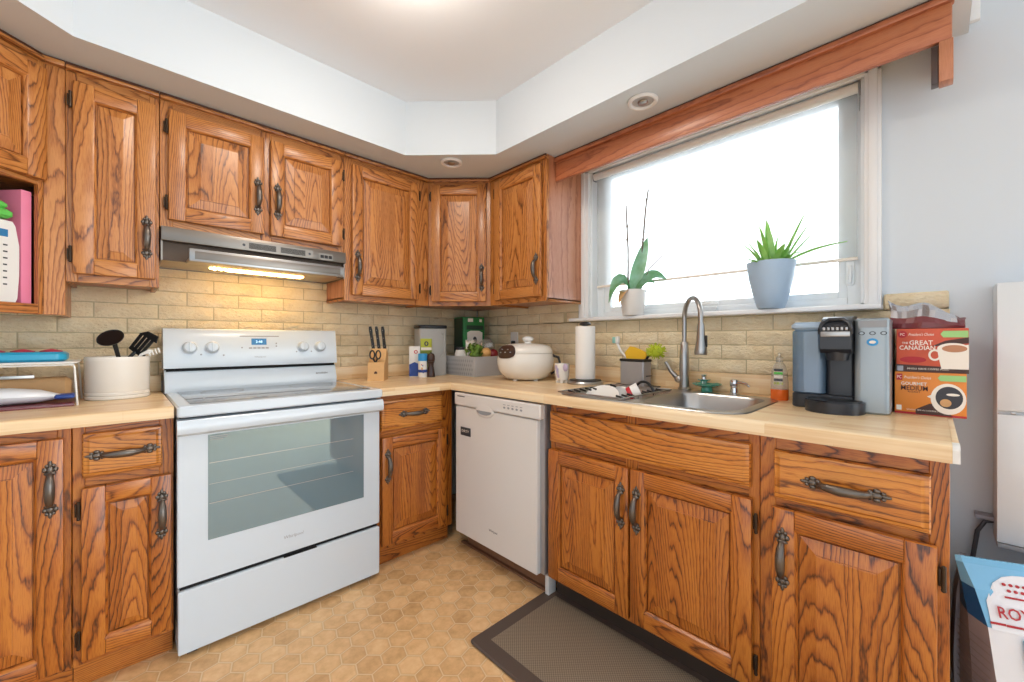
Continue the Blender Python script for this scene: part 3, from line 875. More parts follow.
# microwave cabinet: end stile on the wall line, then an angled front with a door over an open shelf
kx = -2.172; ANG = math.radians(42)
r = thing('upper_cabinet', 'angled oak wall cabinet with open microwave shelf under its door', 'cabinet', (kx, YF, 0), ANG, 'oak wall cabinets')
Rm = (Matrix.Translation((kx, YF, 0)) @ Matrix.Rotation(ANG, 4, 'Z')).inverted()
LW = 0.56
ZM0, ZM1 = 1.238, 1.70
mb = MB()
mb.M = Rm
mb.box((kx, YF, ZM0), (-2.119, YF + 0.02, ZT - 0.026), 'oak', 0.001, 'z', 1)          # end stile in the wall line
mb.box((-2.137, YF + 0.02, ZM0), (-2.119, YW - 0.001, ZT - 0.001), 'oak', 0, 'z')
mb.box((kx - 0.002, YF - 0.02, ZT - 0.026), (-2.119, YF, ZT - 0.008), 'oak', 0.003, 'x')
mb.box((kx, YF - 0.01, ZT - 0.008), (-2.119, YF, ZT - 0.001), 'dark_oak_shade', 0, 'x')
mb.box((kx, YF, ZT - 0.03), (-2.119, YF + 0.02, ZT - 0.001), 'oak', 0, 'x')
mb.M = Matrix.Identity(4)
frame_into(mb, LW, ZM0, ZT - 0.026, 'oak', [(-0.014, 0), (-LW, -LW + 0.04)], [(-LW + 0.04, -0.014, ZM0, ZM0 + 0.036), (-LW + 0.04, -0.014, ZM1 - 0.004, ZM1 + 0.028), (-LW + 0.04, -0.014, 2.10, 2.14)])
mb.box((-LW, 0.0, ZT - 0.03), (0, 0.018, ZT - 0.001), 'oak', 0, 'x')
crown_into(mb, -LW, 0.0)
# shelf board and box above, side wall
mb.M = Rm
pl = [(-2.137, YF + 0.022), (-2.137, YW - 0.002), (-2.86, YW - 0.002), (-2.86, -0.75), (-2.60, -0.69), (kx - 0.02, YF + 0.0)]
mb.prism(pl, 'z', ZM0 + 0.012, ZM0 + 0.030, 'oak', 'x'); mb.prism(pl, 'z', ZM1 + 0.012, ZT - 0.002, 'oak', 'x')
mb.box((-2.86, YW - 0.012, ZM0 + 0.03), (-2.137, YW - 0.002, ZM1 + 0.012), 'dark_oak_shade')
mb.box((-2.87, -0.75, ZM0 + 0.012), (-2.86, YW - 0.002, ZT - 0.002), 'oak')
mb.M = Matrix.Identity(4)
mb.build('body', r, smooth=25)
mb = MB(); door_into(mb, -LW + 0.02, -0.006, ZM1 + 0.012, 2.108, -0.005, 'oak'); d = mb.build('door', r, smooth=25)
put_handle(d, -LW + 0.05, -0.0255, 1.80)

# ---- base cabinets
ZB0 = 0.092; ZB1 = 0.871
def base(label, loc, rz, W, stiles, rails, dep, m='oak_low_shaded', toe='oak_low_shaded', toe_in=0.042, endface=False):
    r = thing('base_cabinet', label, 'cabinet', loc, rz, 'oak base cabinets')
    mb = MB()
    mb.box((0, 0.0185, ZB0), (W, dep, ZB1 - 0.001 if not endface else ZB1 - 0.001), m, 0, 'z')
    frame_into(mb, W, ZB0, ZB1 - 0.001, m, stiles, rails)
    mb.box((0.0, toe_in, 0.001), (W, toe_in + 0.016, ZB0), toe, 0, 'x')
    mb.build('body', r, smooth=25)
    return r
BD = YW - YB - 0.002
# left of the range
r = base('wide oak base cabinet with a single tall door under the wire shelf', (-2.56, YB, 0), 0, 0.473, [(0, 0.04), (0.443, 0.473)], [(0.04, 0.443, ZB0, 0.115), (0.04, 0.443, 0.83, ZB1 - 0.001)], BD)
add_door(r, 0.03, 0.458, 0.110, 0.838, 'oak_low_shaded', 'r', 0.685, hinges=False)
r = base('narrow oak base cabinet with drawer and door, between wire shelf end and white range', (-2.085, YB, 0), 0, 0.250, [(0, 0.028), (0.212, 0.250)],
         [(0.028, 0.212, ZB0, 0.125), (0.028, 0.212, 0.665, 0.702), (0.028, 0.212, 0.835, ZB1 - 0.001)], BD)
add_drawer(r, 0.022, 0.218, 0.699, 0.843, 'oak_low_shaded')
add_door(r, 0.020, 0.244, 0.112, 0.668, 'oak_low_shaded', 'r', 0.532)
# right of the range
r = base('oak base cabinet with drawer and door tucked between range and dishwasher', (-1.063, YB, 0), 0, 0.459, [(0, 0.03), (0.385, 0.459)],
         [(0.03, 0.385, ZB0, 0.125), (0.03, 0.385, 0.655, 0.70), (0.03, 0.385, 0.83, ZB1 - 0.001)], BD)
add_drawer(r, 0.022, 0.386, 0.692, 0.842, 'oak_low_shaded')
add_door(r, 0.024, 0.408, 0.118, 0.658, 'oak_low_shaded', 'l', 0.515)
# sink base (front looks along -x)
WD = XW - XB - 0.002
r = thing('base_cabinet', 'oak sink base cabinet with false drawer front over two doors', 'cabinet', (XB, -1.343, 0), -PI / 2, 'oak base cabinets')
Wd = 0.816
mb = MB()
mb.box((0, 0.0185, ZB0), (0.018, WD, ZB1 - 0.001), 'oak_low_shaded'); mb.box((Wd - 0.018, 0.0185, ZB0), (Wd, WD, ZB1 - 0.001), 'oak_low_shaded')
mb.box((0.018, 0.0185, ZB0), (Wd - 0.018, WD, ZB0 + 0.018), 'oak_low_shaded', 0, 'x'); mb.box((0.018, WD - 0.01, ZB0 + 0.018), (Wd - 0.018, WD, 0.70), 'oak_low_shaded', 0, 'x')
frame_into(mb, Wd, ZB0, ZB1 - 0.001, 'oak_low_shaded', [(0, 0.03), (0.37, 0.42), (0.786, Wd)], [(0.03, 0.37, ZB0, 0.125), (0.42, 0.786, ZB0, 0.125), (0.03, 0.37, 0.66, 0.715), (0.42, 0.786, 0.66, 0.715), (0.03, 0.786, 0.82, ZB1 - 0.001)])
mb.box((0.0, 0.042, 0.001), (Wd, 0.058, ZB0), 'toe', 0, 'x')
mb.build('body', r, smooth=25)
add_drawer(r, 0.008, 0.795, 0.704, 0.835, 'oak_low_shaded', pull=False, name='false_front')
add_door(r, 0.004, 0.392, 0.112, 0.672, 'oak_low_shaded', 'r', 0.528, hinges=False)
add_door(r, 0.400, 0.800, 0.112, 0.672, 'oak_low_shaded', 'l', 0.528)
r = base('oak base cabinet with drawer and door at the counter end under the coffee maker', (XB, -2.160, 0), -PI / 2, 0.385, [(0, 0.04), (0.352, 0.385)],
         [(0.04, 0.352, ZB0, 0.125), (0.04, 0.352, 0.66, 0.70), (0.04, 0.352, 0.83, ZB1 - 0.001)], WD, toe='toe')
add_drawer(r, 0.038, 0.355, 0.692, 0.830, 'oak_low_shaded')
add_door(r, 0.034, 0.365, 0.112, 0.668, 'oak_low_shaded', 'l', 0.528)

# ---- worktops
def front_strip(mb, axis, a, b, f, dirn, m='counter', z0=0.872, z1=ZK):
    """rounded counter nose; f = outer face coordinate, dirn = +1 when the body lies towards +"""
    prof = [(0.05, z0), (0.0, z0), (0.0, z1 - 0.012)]
    for k in range(1, 5):
        t = k / 4 * PI / 2
        prof.append((0.012 - 0.012 * math.cos(t), z1 - 0.012 + 0.012 * math.sin(t)))
    prof.append((0.05, z1))
    poly = [(f + dirn * d, z) for d, z in prof]
    mb.prism(poly, axis, a, b, m, grain=axis)
# left worktop
r = thing('worktop', 'short butcher block laminate worktop on the side of the range with the crock', 'worktop', (-2.2, -0.3, 0.872))
r.location = (0, 0, 0)
mb = MB()
mb.box((-2.72, -0.606, 0.872), (-1.838, YW, ZK), 'counter', 0, 'x'); front_strip(mb, 'x', -2.72, -1.838, -0.656, 1)
mb.build('slab', r, smooth=40)
mb = MB(); mb.box((-2.72, -0.072, ZK + 0.0005), (-1.838, YW - 0.0005, 0.988), 'counter', 0.004, 'x'); struct(mb.build('trim_3'), 'butcher block backsplash strip behind the short worktop')
# main worktop with the sink cut-out
SX0, SX1, SY0, SY1 = -0.585, -0.150, -2.085, -1.390      # cut-out
YE = -2.548
r = thing('worktop', 'long L shaped butcher block laminate worktop holding the sink', 'worktop', (0, 0, 0))
mb = MB()
mb.box((-1.062, -0.605, 0.872), (-0.65, YW, ZK), 'counter', 0, 'x')
front_strip(mb, 'x', -1.062, -0.650, -0.655, 1)
mb.box((-0.65, -0.655, 0.872), (XW, YW, ZK), 'counter', 0, 'y')
front_strip(mb, 'y', YE, -0.655, -0.652, 1)
mb.box((-0.602, YE, 0.872), (XW, SY0, ZK), 'counter', 0, 'y', off=(3, 3)); mb.box((-0.602, SY1, 0.872), (XW, -0.655, ZK), 'counter', 0, 'y', off=(3, 3))
mb.box((-0.602, SY0, 0.872), (SX0, SY1, ZK), 'counter', 0, 'y', off=(3, 3)); mb.box((SX1, SY0, 0.872), (XW, SY1, ZK), 'counter', 0, 'y', off=(3, 3))
mb.build('slab', r, smooth=40)
mb = MB(); mb.box((-1.062, -0.072, ZK + 0.0005), (0.008, YW - 0.0005, 0.988), 'counter', 0.004, 'x'); struct(mb.build('trim_4'), 'butcher block backsplash strip on the range wall')
mb = MB(); mb.box((0.008, -2.50, ZK + 0.0005), (XW - 0.0005, -0.051, 0.996), 'counter', 0.004, 'y'); struct(mb.build('trim_5'), 'butcher block backsplash strip on the window wall')
mb = MB(); mb.M = Matrix.Identity(4)
prof = [(-0.602, 0.8725), (-0.650, 0.8725), (-0.651, 0.902), (-0.647, 0.908), (-0.640, 0.9115), (-0.602, 0.9115)]
mb.prism(prof, 'y', YE - 0.012, YE - 0.0002, 'white_plastic'); mb.build('end_cap', r, label='white plastic cap on the counter end')
mb = MB(); mb.box((-0.6015, YE - 0.0115, 0.8725), (XW, YE - 0.0002, ZK - 0.0003), 'counter', 0.001, 'y'); mb.build('end_strip', r)

# ---- valance above the window
r = thing('window_valance', 'long reddish brown wooden valance above the window', 'valance', (-0.225, -1.8, 2.03))
r.location = (0, 0, 0)
mb = MB()
mb.box((-0.228, -2.556, 2.032), (-0.208, -1.056, ZT - 0.026), 'cherry', 0.002, 'y')
mb.box((-0.242, -2.562, ZT - 0.030), (-0.206, -1.056, ZT - 0.008), 'cherry', 0.005, 'y'); mb.box((-0.234, -2.56, ZT - 0.008), (-0.206, -1.056, ZT - 0.001), 'dark_oak_shade', 0, 'y')  # dark top strip paints the shadow line along the soffit
mb.build('front_board', r)
mb = MB(); mb.box((-0.206, -2.558, 2.034), (XD - 0.001, -2.538, ZT - 0.001), 'oak_end', 0.002, 'z'); mb.box((-0.228, -2.560, 1.912), (-0.180, -2.530, 2.032), 'oak_end', 0.002); mb.build('return_board', r)
mb = MB(); mb.box((-0.222, -2.530, 1.914), (-0.184, -2.514, 2.026), 'peppermill', 0.002); mb.build('shaded_inner_face', r)  # dark slab paints the shaded inner face of the valance leg
mb = MB(); mb.box((0.025, -2.625, 2.19), (XD, -2.602, ZC - 0.001), 'trimw', 0.003); struct(mb.build('trim_1'), 'white trim strip beside the valance end')

# ---- recessed lights and ceiling lamp
def can(x, y, label, bulb=True):
    r = thing('recessed_light', label, 'light', (x, y, ZT), 0, 'recessed soffit lights')
    mb = MB()
    mb.lathe([(0.050, -0.0012), (0.062, -0.0012), (0.062, -0.006), (0.055, -0.011), (0.048, -0.010), (0.044, -0.004), (0.044, -0.0015)], (0, 0, 0), 'trimw', 32, cap=False); mb.build('trim_ring', r)
    mb = MB(); mb.lathe([(0.046, -0.002), (0.030, -0.0015), (0.004, -0.0012)], (0, 0, 0), 'felt', 28); mb.build('reflector', r)
    mb = MB(); mb.ball((0, 0, -0.008), (0.022, 0.022, 0.007), 'steel'); mb.build('bulb', r)
can(-0.61, -0.605, 'round recessed light over the corner cabinet')
can(-0.375, -1.66, 'round recessed light in front of the window valance')
r = thing('ceiling_lamp', 'bright white dome lamp on the ceiling', 'lamp', (-1.338, -1.338, ZC))
mb = MB(); mb.lathe([(0.185, -0.001), (0.185, -0.02), (0.178, -0.024)], (0, 0, 0), 'trimw', 40); mb.build('lamp_base', r)
mb = MB(); mb.lathe([(0.176, -0.024), (0.172, -0.045), (0.15, -0.07), (0.11, -0.09), (0.06, -0.102), (0.004, -0.106)], (0, 0, 0), 'dome', 40); mb.build('lamp_shade', r)
# ------------------------------------------------------------------ kitchen range
SXL, SXR = -1.829, -1.070
SW = SXR - SXL
r = thing('kitchen_range', 'white freestanding electric range with glass oven window', 'range', (SXL, -0.655, 0))
# local: x 0..SW, front of door y=0, depth +
mb = MB()
mb.box((0.004, 0.035, 0.012), (SW - 0.004, 0.585, 0.868), 'white_enamel', 0.003)
mb.box((0.03, 0.03, 0.0), (0.06, 0.08, 0.014), 'black'); mb.box((SW - 0.06, 0.03, 0.0), (SW - 0.03, 0.08, 0.014), 'black')
mb.box((0.008, 0.012, 0.24), (SW - 0.008, 0.036, 0.265), 'blackgap'); mb.box((0.008, 0.012, 0.855), (SW - 0.008, 0.036, 0.872), 'blackgap')
mb.build('body', r)
mb = MB()   # cooktop frame
mb.rbox((-0.003, -0.030, 0.872), (SW + 0.003, 0.555, 0.912), 0.010, 'white_enamel', bev=0.006)
mb.build('cooktop', r)
cb_ = r.children[-1]
mb = MB(); mb.box((0.038, 0.022, 0.9121), (SW - 0.038, 0.500, 0.9150), 'cooktop', 0.001); g = mb.build('glass_top', cb_)
mb = MB()
for cx, cy, rad in ((0.19, 0.14, 0.10), (0.57, 0.14, 0.085), (0.19, 0.38, 0.08), (0.57, 0.38, 0.10)):
    mb = MB()
    mb.lathe([(rad, 0.9152), (rad - 0.002, 0.9153), (rad - 0.004, 0.9152)], (cx, cy, 0), 'grey_print', 40, cap=False)
    mb.build('burner_ring', cb_)
mb = MB()   # oven door
mb.rbox((0.0, 0.0, 0.262), (SW, 0.034, 0.864), 0.008, 'white_enamel', axis='y', bev=0.003)
od = mb.build('oven_door', r)
WX0, WX1, WZ_0, WZ_1 = 0.088, 0.680, 0.407, 0.797
mb = MB(); mb.box((WX0, -0.0016, WZ_0), (WX1, 0.0005, WZ_1), 'ovenglass', 0.0008); mb.build('oven_window', od, smooth=0)
mb = MB()
for zz in (0.60, 0.66, 0.50): pass
for zz, th in ((0.690, 0.0012), (0.540, 0.0012)): mb.box((WX0 + 0.004, -0.0020, zz), (WX1 - 0.05, -0.0015, zz + th * 2), 'steel')
mb.box((WX0 + 0.004, -0.0020, 0.612), (WX1 - 0.05, -0.0015, 0.6135), 'steel')
mb.build('rack_line', od)
mb = MB()   # full width handle ledge
prof = [(0.001, 0.802), (-0.020, 0.806), (-0.034, 0.815), (-0.038, 0.828), (-0.036, 0.852), (-0.028, 0.862), (0.001, 0.864)]
mb.prism(prof, 'x', -0.003, SW + 0.003, 'white_enamel'); mb.build('handle', od)
mb = MB(); text_into(mb, 'Whirlpool', 0.017, face_mat((SW / 2 + 0.0, -0.0002, 0.328), (1, 0, 0), (0, 0, 1)), 'grey_print', width=0.075, shear=0.2); mb.build('logo', od)
mb = MB()
for k in range(3): mb.box((WX0 + 0.006, -0.0021, WZ_1 - 0.010 - 0.006 * k), (WX0 + 0.06 - 0.014 * (k == 2), -0.0015, WZ_1 - 0.007 - 0.006 * k), 'grey_print')
mb.build('window_print', od)
mb = MB(); mb.rbox((0.002, -0.004, 0.022), (SW - 0.002, 0.034, 0.247), 0.006, 'white_enamel', axis='y', bev=0.003)
mb.box((SW * 0.45, -0.003, 0.2465), (SW * 0.62, 0.03, 0.2485), 'blackgap'); mb.build('drawer', r)
mb = MB()   # backguard
bx0, bx1 = -0.009, SW - 0.022
prof = [(0.475, 0.912), (0.470, 0.94), (0.500, 1.012), (0.555, 1.012), (0.575, 0.912)]
mb.prism(prof, 'x', bx0 + 0.004, bx1 - 0.004, 'white_enamel')
mb.box((bx0 + 0.01, 0.492, 1.006), (bx1 - 0.01, 0.58, 1.024), 'blackgap')
prof = [(0.480, 1.020), (0.478, 1.026), (0.500, 1.190), (0.508, 1.199), (0.520, 1.201), (0.585, 1.201), (0.585, 1.020)]
mb.prism(prof, 'x', bx0, bx1, 'white_enamel')
bgd = mb.build('backguard', r)
tl = (0.500 - 0.478) / (1.190 - 1.026)
def bgp(x, z): return (x, 0.478 + (z - 1.026) * tl, z)
bgm = lambda x, z: face_mat(bgp(x, z), (1, 0, 0), (0, tl, 1))
for kx_, in ((0.082,), (0.166,), (0.562,), (0.648,)):
    mb = MB(); mb.M = bgm(kx_, 1.112)
    mb.lathe([(0.030, 0.0), (0.030, 0.004), (0.027, 0.006), (0.025, 0.016), (0.022, 0.026), (0.019, 0.029), (0.004, 0.030)], (0, 0, 0), 'white_enamel', 28)
    mb.box((-0.004, -0.022, 0.026), (0.004, 0.022, 0.033), 'white_enamel', 0.002)
    mb.build('knob', r)
mb = MB(); q = bgm(0.358, 1.139)
patch(mb, q, [(-0.033, -0.016), (0.033, -0.016), (0.033, 0.016), (-0.033, 0.016)], 'display', 0.0008); dsp = mb.build('display', r)
mb = MB(); text_into(mb, '2:48', 0.012, q, 'display_on', depth=0.0014); mb.build('digits', dsp)
mb = MB(); q = bgm(0.362, 1.166); patch(mb, q, [(-0.086, -0.0022), (0.086, -0.0022), (0.086, 0.0022), (-0.086, 0.0022)], 'grey_print'); mb.build('print_line', bgd)
mb = MB(); q = bgm(0.358, 1.108)
for k in range(5): patch(mb, q, [(-0.044 + k * 0.018, -0.004), (-0.030 + k * 0.018, -0.004), (-0.030 + k * 0.018, 0.003), (-0.044 + k * 0.018, 0.003)], 'grey_print')
mb.build('button', bgd)
for xx, zz in ((0.435, 1.116), (0.435, 1.130), (0.285, 1.11), (0.53, 1.086), (0.604, 1.086), (0.124, 1.080), (0.21, 1.075)):
    mb = MB(); q = bgm(xx, zz); patch(mb, q, oval(0, 0, 0.004, 0.004, 10), 'grey_print'); mb.build('indicator_dot', bgd)
mb = MB(); text_into(mb, 'Whirlpool', 0.010, bgm(0.362, 1.062), 'grey_print', width=0.05, shear=0.2); mb.build('logo', bgd)
mb = MB(); text_into(mb, 'accubake', 0.012, face_mat((0.655, 0.4795, 0.968), (1, 0, 0), (0, 0.417, 1)), 'dark_print', width=0.062, depth=0.001, shear=0.3); mb.build('lettering', bgd)

# ------------------------------------------------------------------ range hood
HX0, HX1 = -1.855, -1.108
r = thing('range_hood', 'slim stainless range hood with pulled out visor and lit lamp', 'range hood', (HX0, -0.335, 1.475))
HW = HX1 - HX0
mb = MB()
mb.box((0, 0.0, 0.132), (HW, 0.279, 0.138), 'hood_steel'); mb.box((0, 0.006, 0.0), (0.006, 0.279, 0.134), 'hood_steel'); mb.box((HW - 0.006, 0.006, 0.0), (HW, 0.279, 0.134), 'hood_steel')
mb.box((0, 0.273, 0), (HW, 0.279, 0.134), 'hood_steel')
mb.box((0.006, 0.035, 0.004), (HW - 0.006, 0.273, 0.010), 'hood_pan', 0.002)
mb.box((0.006, 0.030, 0.004), (HW - 0.006, 0.036, 0.134), 'hood_dark')
mb.build('canopy', r)
mb = MB(); mb.box((0, -0.010, 0.080), (HW, 0.032, 0.137), 'hood_steel', 0.003, 'x'); st_ = mb.build('control_strip', r)
mb = MB()
q = face_mat((0.47, -0.0102, 0.104), (1, 0, 0), (0, 0, 1))
patch(mb, q, [(-0.20, -0.019), (0.11, -0.019), (0.11, 0.019), (-0.20, 0.019)], 'hood_steel', 0.0004)
for a, b in ((-0.165, -0.055), (-0.035, 0.075)):
    for k in range(6): patch(mb, q, [(a, -0.013 + k * 0.0045), (b, -0.013 + k * 0.0045), (b, -0.010 + k * 0.0045), (a, -0.010 + k * 0.0045)], 'blackgap', 0.001)
for xx in (-0.185, 0.095): patch(mb, q, oval(xx, 0, 0.006, 0.006, 12), 'dark_print', 0.001)
mb.build('vent_grille', st_)
mb = MB()
q = face_mat((0.645, -0.0102, 0.100), (1, 0, 0), (0, 0, 1))
patch(mb, q, [(-0.034, -0.016), (0.034, -0.016), (0.034, 0.016), (-0.034, 0.016)], 'hood_steel', 0.0004)
for k in (-1, 0, 1):
    mb.add([q @ Vector(p) for p in ((k * 0.020 - 0.008, -0.008, 0.003), (k * 0.020 + 0.008, -0.008, 0.003), (k * 0.020 + 0.008, 0.008, 0.001), (k * 0.020 - 0.008, 0.008, 0.001))], [[0, 1, 2, 3]], 'black')
mb.build('switch', st_)
mb = MB()   # sliding visor
vx0, vx1 = 0.080, HW - 0.050
mb.box((vx0, -0.110, -0.010), (vx1, -0.095, 0.042), 'steel', 0.003, 'x')
mb.box((vx0 + 0.018, -0.1115, 0.000), (vx1 - 0.018, -0.109, 0.032), 'hood_steel', 0.003, 'x')
mb.box((vx0 + 0.004, -0.095, -0.002), (vx1 - 0.004, 0.034, 0.010), 'hood_pan', 0.001)
mb.build('visor', r)
mb = MB(); mb.box((0.245, 0.095, -0.004), (0.57, 0.15, 0.005), 'lens', 0.003); mb.build('lamp_lens', r)
mb = MB()
for k in range(9):
    a = k * 2.39996; rd = 0.006 + 0.0105 * math.sqrt(k)
    mb.ball((0.205 + rd * math.cos(a), 0.110 + rd * 0.8 * math.sin(a), -0.001), (0.007, 0.007, 0.005), 'lens', 8, 6)
mb.build('lamp_bead', r)

# ------------------------------------------------------------------ dishwasher (front looks along -x)
DYL, DYR = -0.703, -1.336
DW = DYL - DYR
r = thing('dishwasher', 'white built in dishwasher under the counter', 'dishwasher', (-0.655, DYL, 0), -PI / 2)
mb = MB(); mb.box((0.006, 0.045, 0.10), (DW - 0.006, 0.60, 0.866), 'grey_box'); mb.box((DW - 0.026, 0.05, 0.001), (DW - 0.004, 0.10, 0.12), 'dw_white', 0.002); mb.build('body', r)
mb = MB(); mb.rbox((0.004, 0.0, 0.108), (DW - 0.030, 0.046, 0.792), 0.006, 'dw_white', axis='y', bev=0.004)
mb.box((DW - 0.031, 0.022, 0.112), (DW - 0.004, 0.045, 0.862), 'grey_box', 0.002)
dd = mb.build('door', r)
mb = MB(); mb.rbox((0.0, -0.006, 0.797), (DW - 0.006, 0.046, 0.863), 0.006, 'dw_white', axis='y', bev=0.005); cp = mb.build('control_panel', r)
mb = MB()   # pocket handle
mb.lathe([(0.070, -0.0005), (0.070, 0.003), (0.064, 0.006), (0.05, 0.007), (0.003, 0.007)], (0.250, 0.0, 0.792), 'dw_white', 32, axis='y', sx=1.0, sy=0.50)
mb.build('pocket_rim', dd)
mb = MB(); mb.add([(0.250 + 0.058 * math.cos(a), -0.0076, 0.790 + 0.020 * math.sin(a)) for a in [PI + i * PI / 16 for i in range(17)]] , [list(range(17))], 'grey_print')
mb.build('handle', dd)
mb = MB()
q = face_mat((0.0, -0.0065, 0.83), (1, 0, 0), (0, 0, 1))
patch(mb, q, [(0.028, 0.014), (0.092, 0.014), (0.092, 0.019), (0.028, 0.019)], 'dark_print'); mb.build('logo', cp); mb = MB()
for k in range(5): patch(mb, q, oval(0.40 + k * 0.028, -0.004, 0.008, 0.005, 14), 'grey_print')
for k in range(5): patch(mb, q, [(0.392 + k * 0.028, 0.008), (0.408 + k * 0.028, 0.008), (0.408 + k * 0.028, 0.011), (0.392 + k * 0.028, 0.011)], 'grey_print')
mb.build('button_print', cp)
mb = MB(); text_into(mb, 'Whirlpool', 0.014, face_mat((0.312, -0.0004, 0.203), (1, 0, 0), (0, 0, 1)), 'dark_print', width=0.062, bold=0.012); mb.build('logo', dd)
mb = MB(); mb.box((0.004, 0.085, 0.014), (DW - 0.03, 0.10, 0.10), 'toewood'); mb.build('toe_kick', r)
t = thing('dishwasher_magnet', 'small dark rectangular magnet stuck on the dishwasher door', 'magnet', (-0.655, -0.797, 0.662), -PI / 2)
mb = MB(); mb.box((-0.042, -0.0035, -0.022), (0.042, -0.0005, 0.022), 'dark_print', 0.001); mb.build('magnet_plate', t)
mb = MB(); text_into(mb, 'DIRTY', 0.013, face_mat((0.0, -0.0036, 0.003), (1, 0, 0), (0, 0, 1)), 'cream', width=0.062, bold=0.012); mb.build('lettering', t)
mb = MB(); mb.box((-0.585, -1.300, 0.001), (-0.560, -0.66, 0.012), 'toewood', 0.004, 'y'); struct(mb.build('trim_2'), 'brown threshold strip on the floor before the dishwasher')

# ------------------------------------------------------------------ mat
t = thing('floor_mat', 'brown woven anti fatigue mat with dark border before the sink cabinet', 'mat', (-0.79, -1.98, 0), math.radians(0))
mb = MB(); mb.rbox((-0.235, -0.68, 0.001), (0.262, 0.685, 0.012), 0.02, 'matedge', bev=0.006); mb.build('border', t)
mb = MB(); mb.box((-0.175, -0.62, 0.0115), (0.205, 0.625, 0.0135), 'weave', 0.001); mb.build('woven_centre', t)

# ------------------------------------------------------------------ sink
r = thing('kitchen_sink', 'stainless steel double bowl sink set into the worktop', 'sink', (-0.35, -1.74, ZK))
def rrect(x0, x1, y0, y1, rr_, z, n=5):
    out = []
    for cx, cy, t_ in ((x1 - rr_, y1 - rr_, 0), (x0 + rr_, y1 - rr_, 1), (x0 + rr_, y0 + rr_, 2), (x1 - rr_, y0 + rr_, 3)):
        for k in range(n + 1):
            a = (t_ + k / n) * PI / 2
            out.append((cx + rr_ * math.cos(a), cy + rr_ * math.sin(a), z))
    return out
ox0, ox1, oy0, oy1 = -0.266, 0.252, -0.366, 0.372     # rim outer, local
bowls = ((-0.228, 0.190, 0.030, 0.345), (-0.228, 0.190, -0.338, -0.002))
mb = MB()
top = rrect(ox0, ox1, oy0, oy1, 0.10, 0.0045); low = rrect(ox0 - 0.006, ox1 + 0.006, oy0 - 0.006, oy1 + 0.006, 0.104, 0.0006)
mb.loft([low, rrect(ox0 - 0.003, ox1 + 0.003, oy0 - 0.003, oy1 + 0.003, 0.102, 0.004), top], 'steel', cap=False)
bm_ = bmesh.new()
def edge_loop(pts):
    vs = [bm_.verts.new(p) for p in pts]
    return [bm_.edges.new((vs[i], vs[(i + 1) % len(vs)])) for i in range(len(vs))]
es = edge_loop(top)
for (x0, x1, y0, y1) in bowls: es += edge_loop(rrect(x0, x1, y0, y1, 0.075, 0.0045))
bmesh.ops.triangle_fill(bm_, use_beauty=True, use_dissolve=False, edges=es, normal=(0, 0, 1))
mb.bm(bm_, 'steel')
mb.build('rim', r)
for (x0, x1, y0, y1) in bowls:
    mb = MB()
    mb.loft([rrect(x0, x1, y0, y1, 0.075, 0.0045), rrect(x0 + 0.006, x1 - 0.006, y0 + 0.006, y1 - 0.006, 0.07, -0.004), rrect(x0 + 0.016, x1 - 0.016, y0 + 0.016, y1 - 0.016, 0.065, -0.14),
             rrect(x0 + 0.04, x1 - 0.04, y0 + 0.04, y1 - 0.04, 0.05, -0.165), rrect(x0 + 0.14, x1 - 0.14, y0 + 0.12, y1 - 0.12, 0.02, -0.168)][::-1], 'steel', cap=True, cap0=True)
    # remove the top cap face so the bowl is open
    mb.uv = mb.uv[:-len(mb.f[-1])]; mb.f.pop(); mb.fm.pop()
    mb.build('bowl', r)
# faucet
r = thing('kitchen_faucet', 'tall brushed steel gooseneck faucet with pull down spray head', 'faucet', (-0.052, -1.70, ZK))
mb = MB(); mb.lathe([(0.030, 0.0), (0.030, 0.006), (0.026, 0.010), (0.022, 0.014), (0.021, 0.07), (0.0225, 0.10), (0.021, 0.16), (0.017, 0.222), (0.014, 0.226)], (0, 0, 0), 'steel', 24); mb.build('body', r)
dx_, dy_ = -0.73, -0.69
mb = MB(); pts = [(0, 0, 0.22)]
for k in range(15):
    a = PI * k / 14 * 1.02
    rr_ = 0.092
    pts.append((dx_ * rr_ * (1 - math.cos(a)), dy_ * rr_ * (1 - math.cos(a)), 0.335 + rr_ * 0.98 * math.sin(a)))
pts.insert(1, (0, 0, 0.28)); pts.append((dx_ * 0.186, dy_ * 0.186, 0.30))
mb.tube(pts, 0.0105, 'steel', seg=14); mb.build('spout', r)
mb = MB(); mb.lathe([(0.0125, 0.135), (0.0145, 0.12), (0.018, 0.06), (0.0255, 0.022), (0.0265, 0.008), (0.024, 0.0), (0.004, 0.001)], (dx_ * 0.186, dy_ * 0.186, 0.172), 'steel', 22)
sh = mb.build('spray_head', r)
mb = MB(); mb.rbox((dx_ * 0.186 - 0.006, dy_ * 0.186 - 0.026, 0.205), (dx_ * 0.186 + 0.006, dy_ * 0.186 - 0.018, 0.255), 0.004, 'black', axis='y', bev=0.002); mb.build('spray_button', sh)
mb = MB(); mb.ball((0.0, 0.024, 0.050), (0.020, 0.024, 0.020), 'steel'); mb.tube([(0, 0.03, 0.05), (-0.01, 0.06, 0.085), (-0.015, 0.085, 0.130)], [0.013, 0.010, 0.0075], 'steel'); mb.build('lever', r)
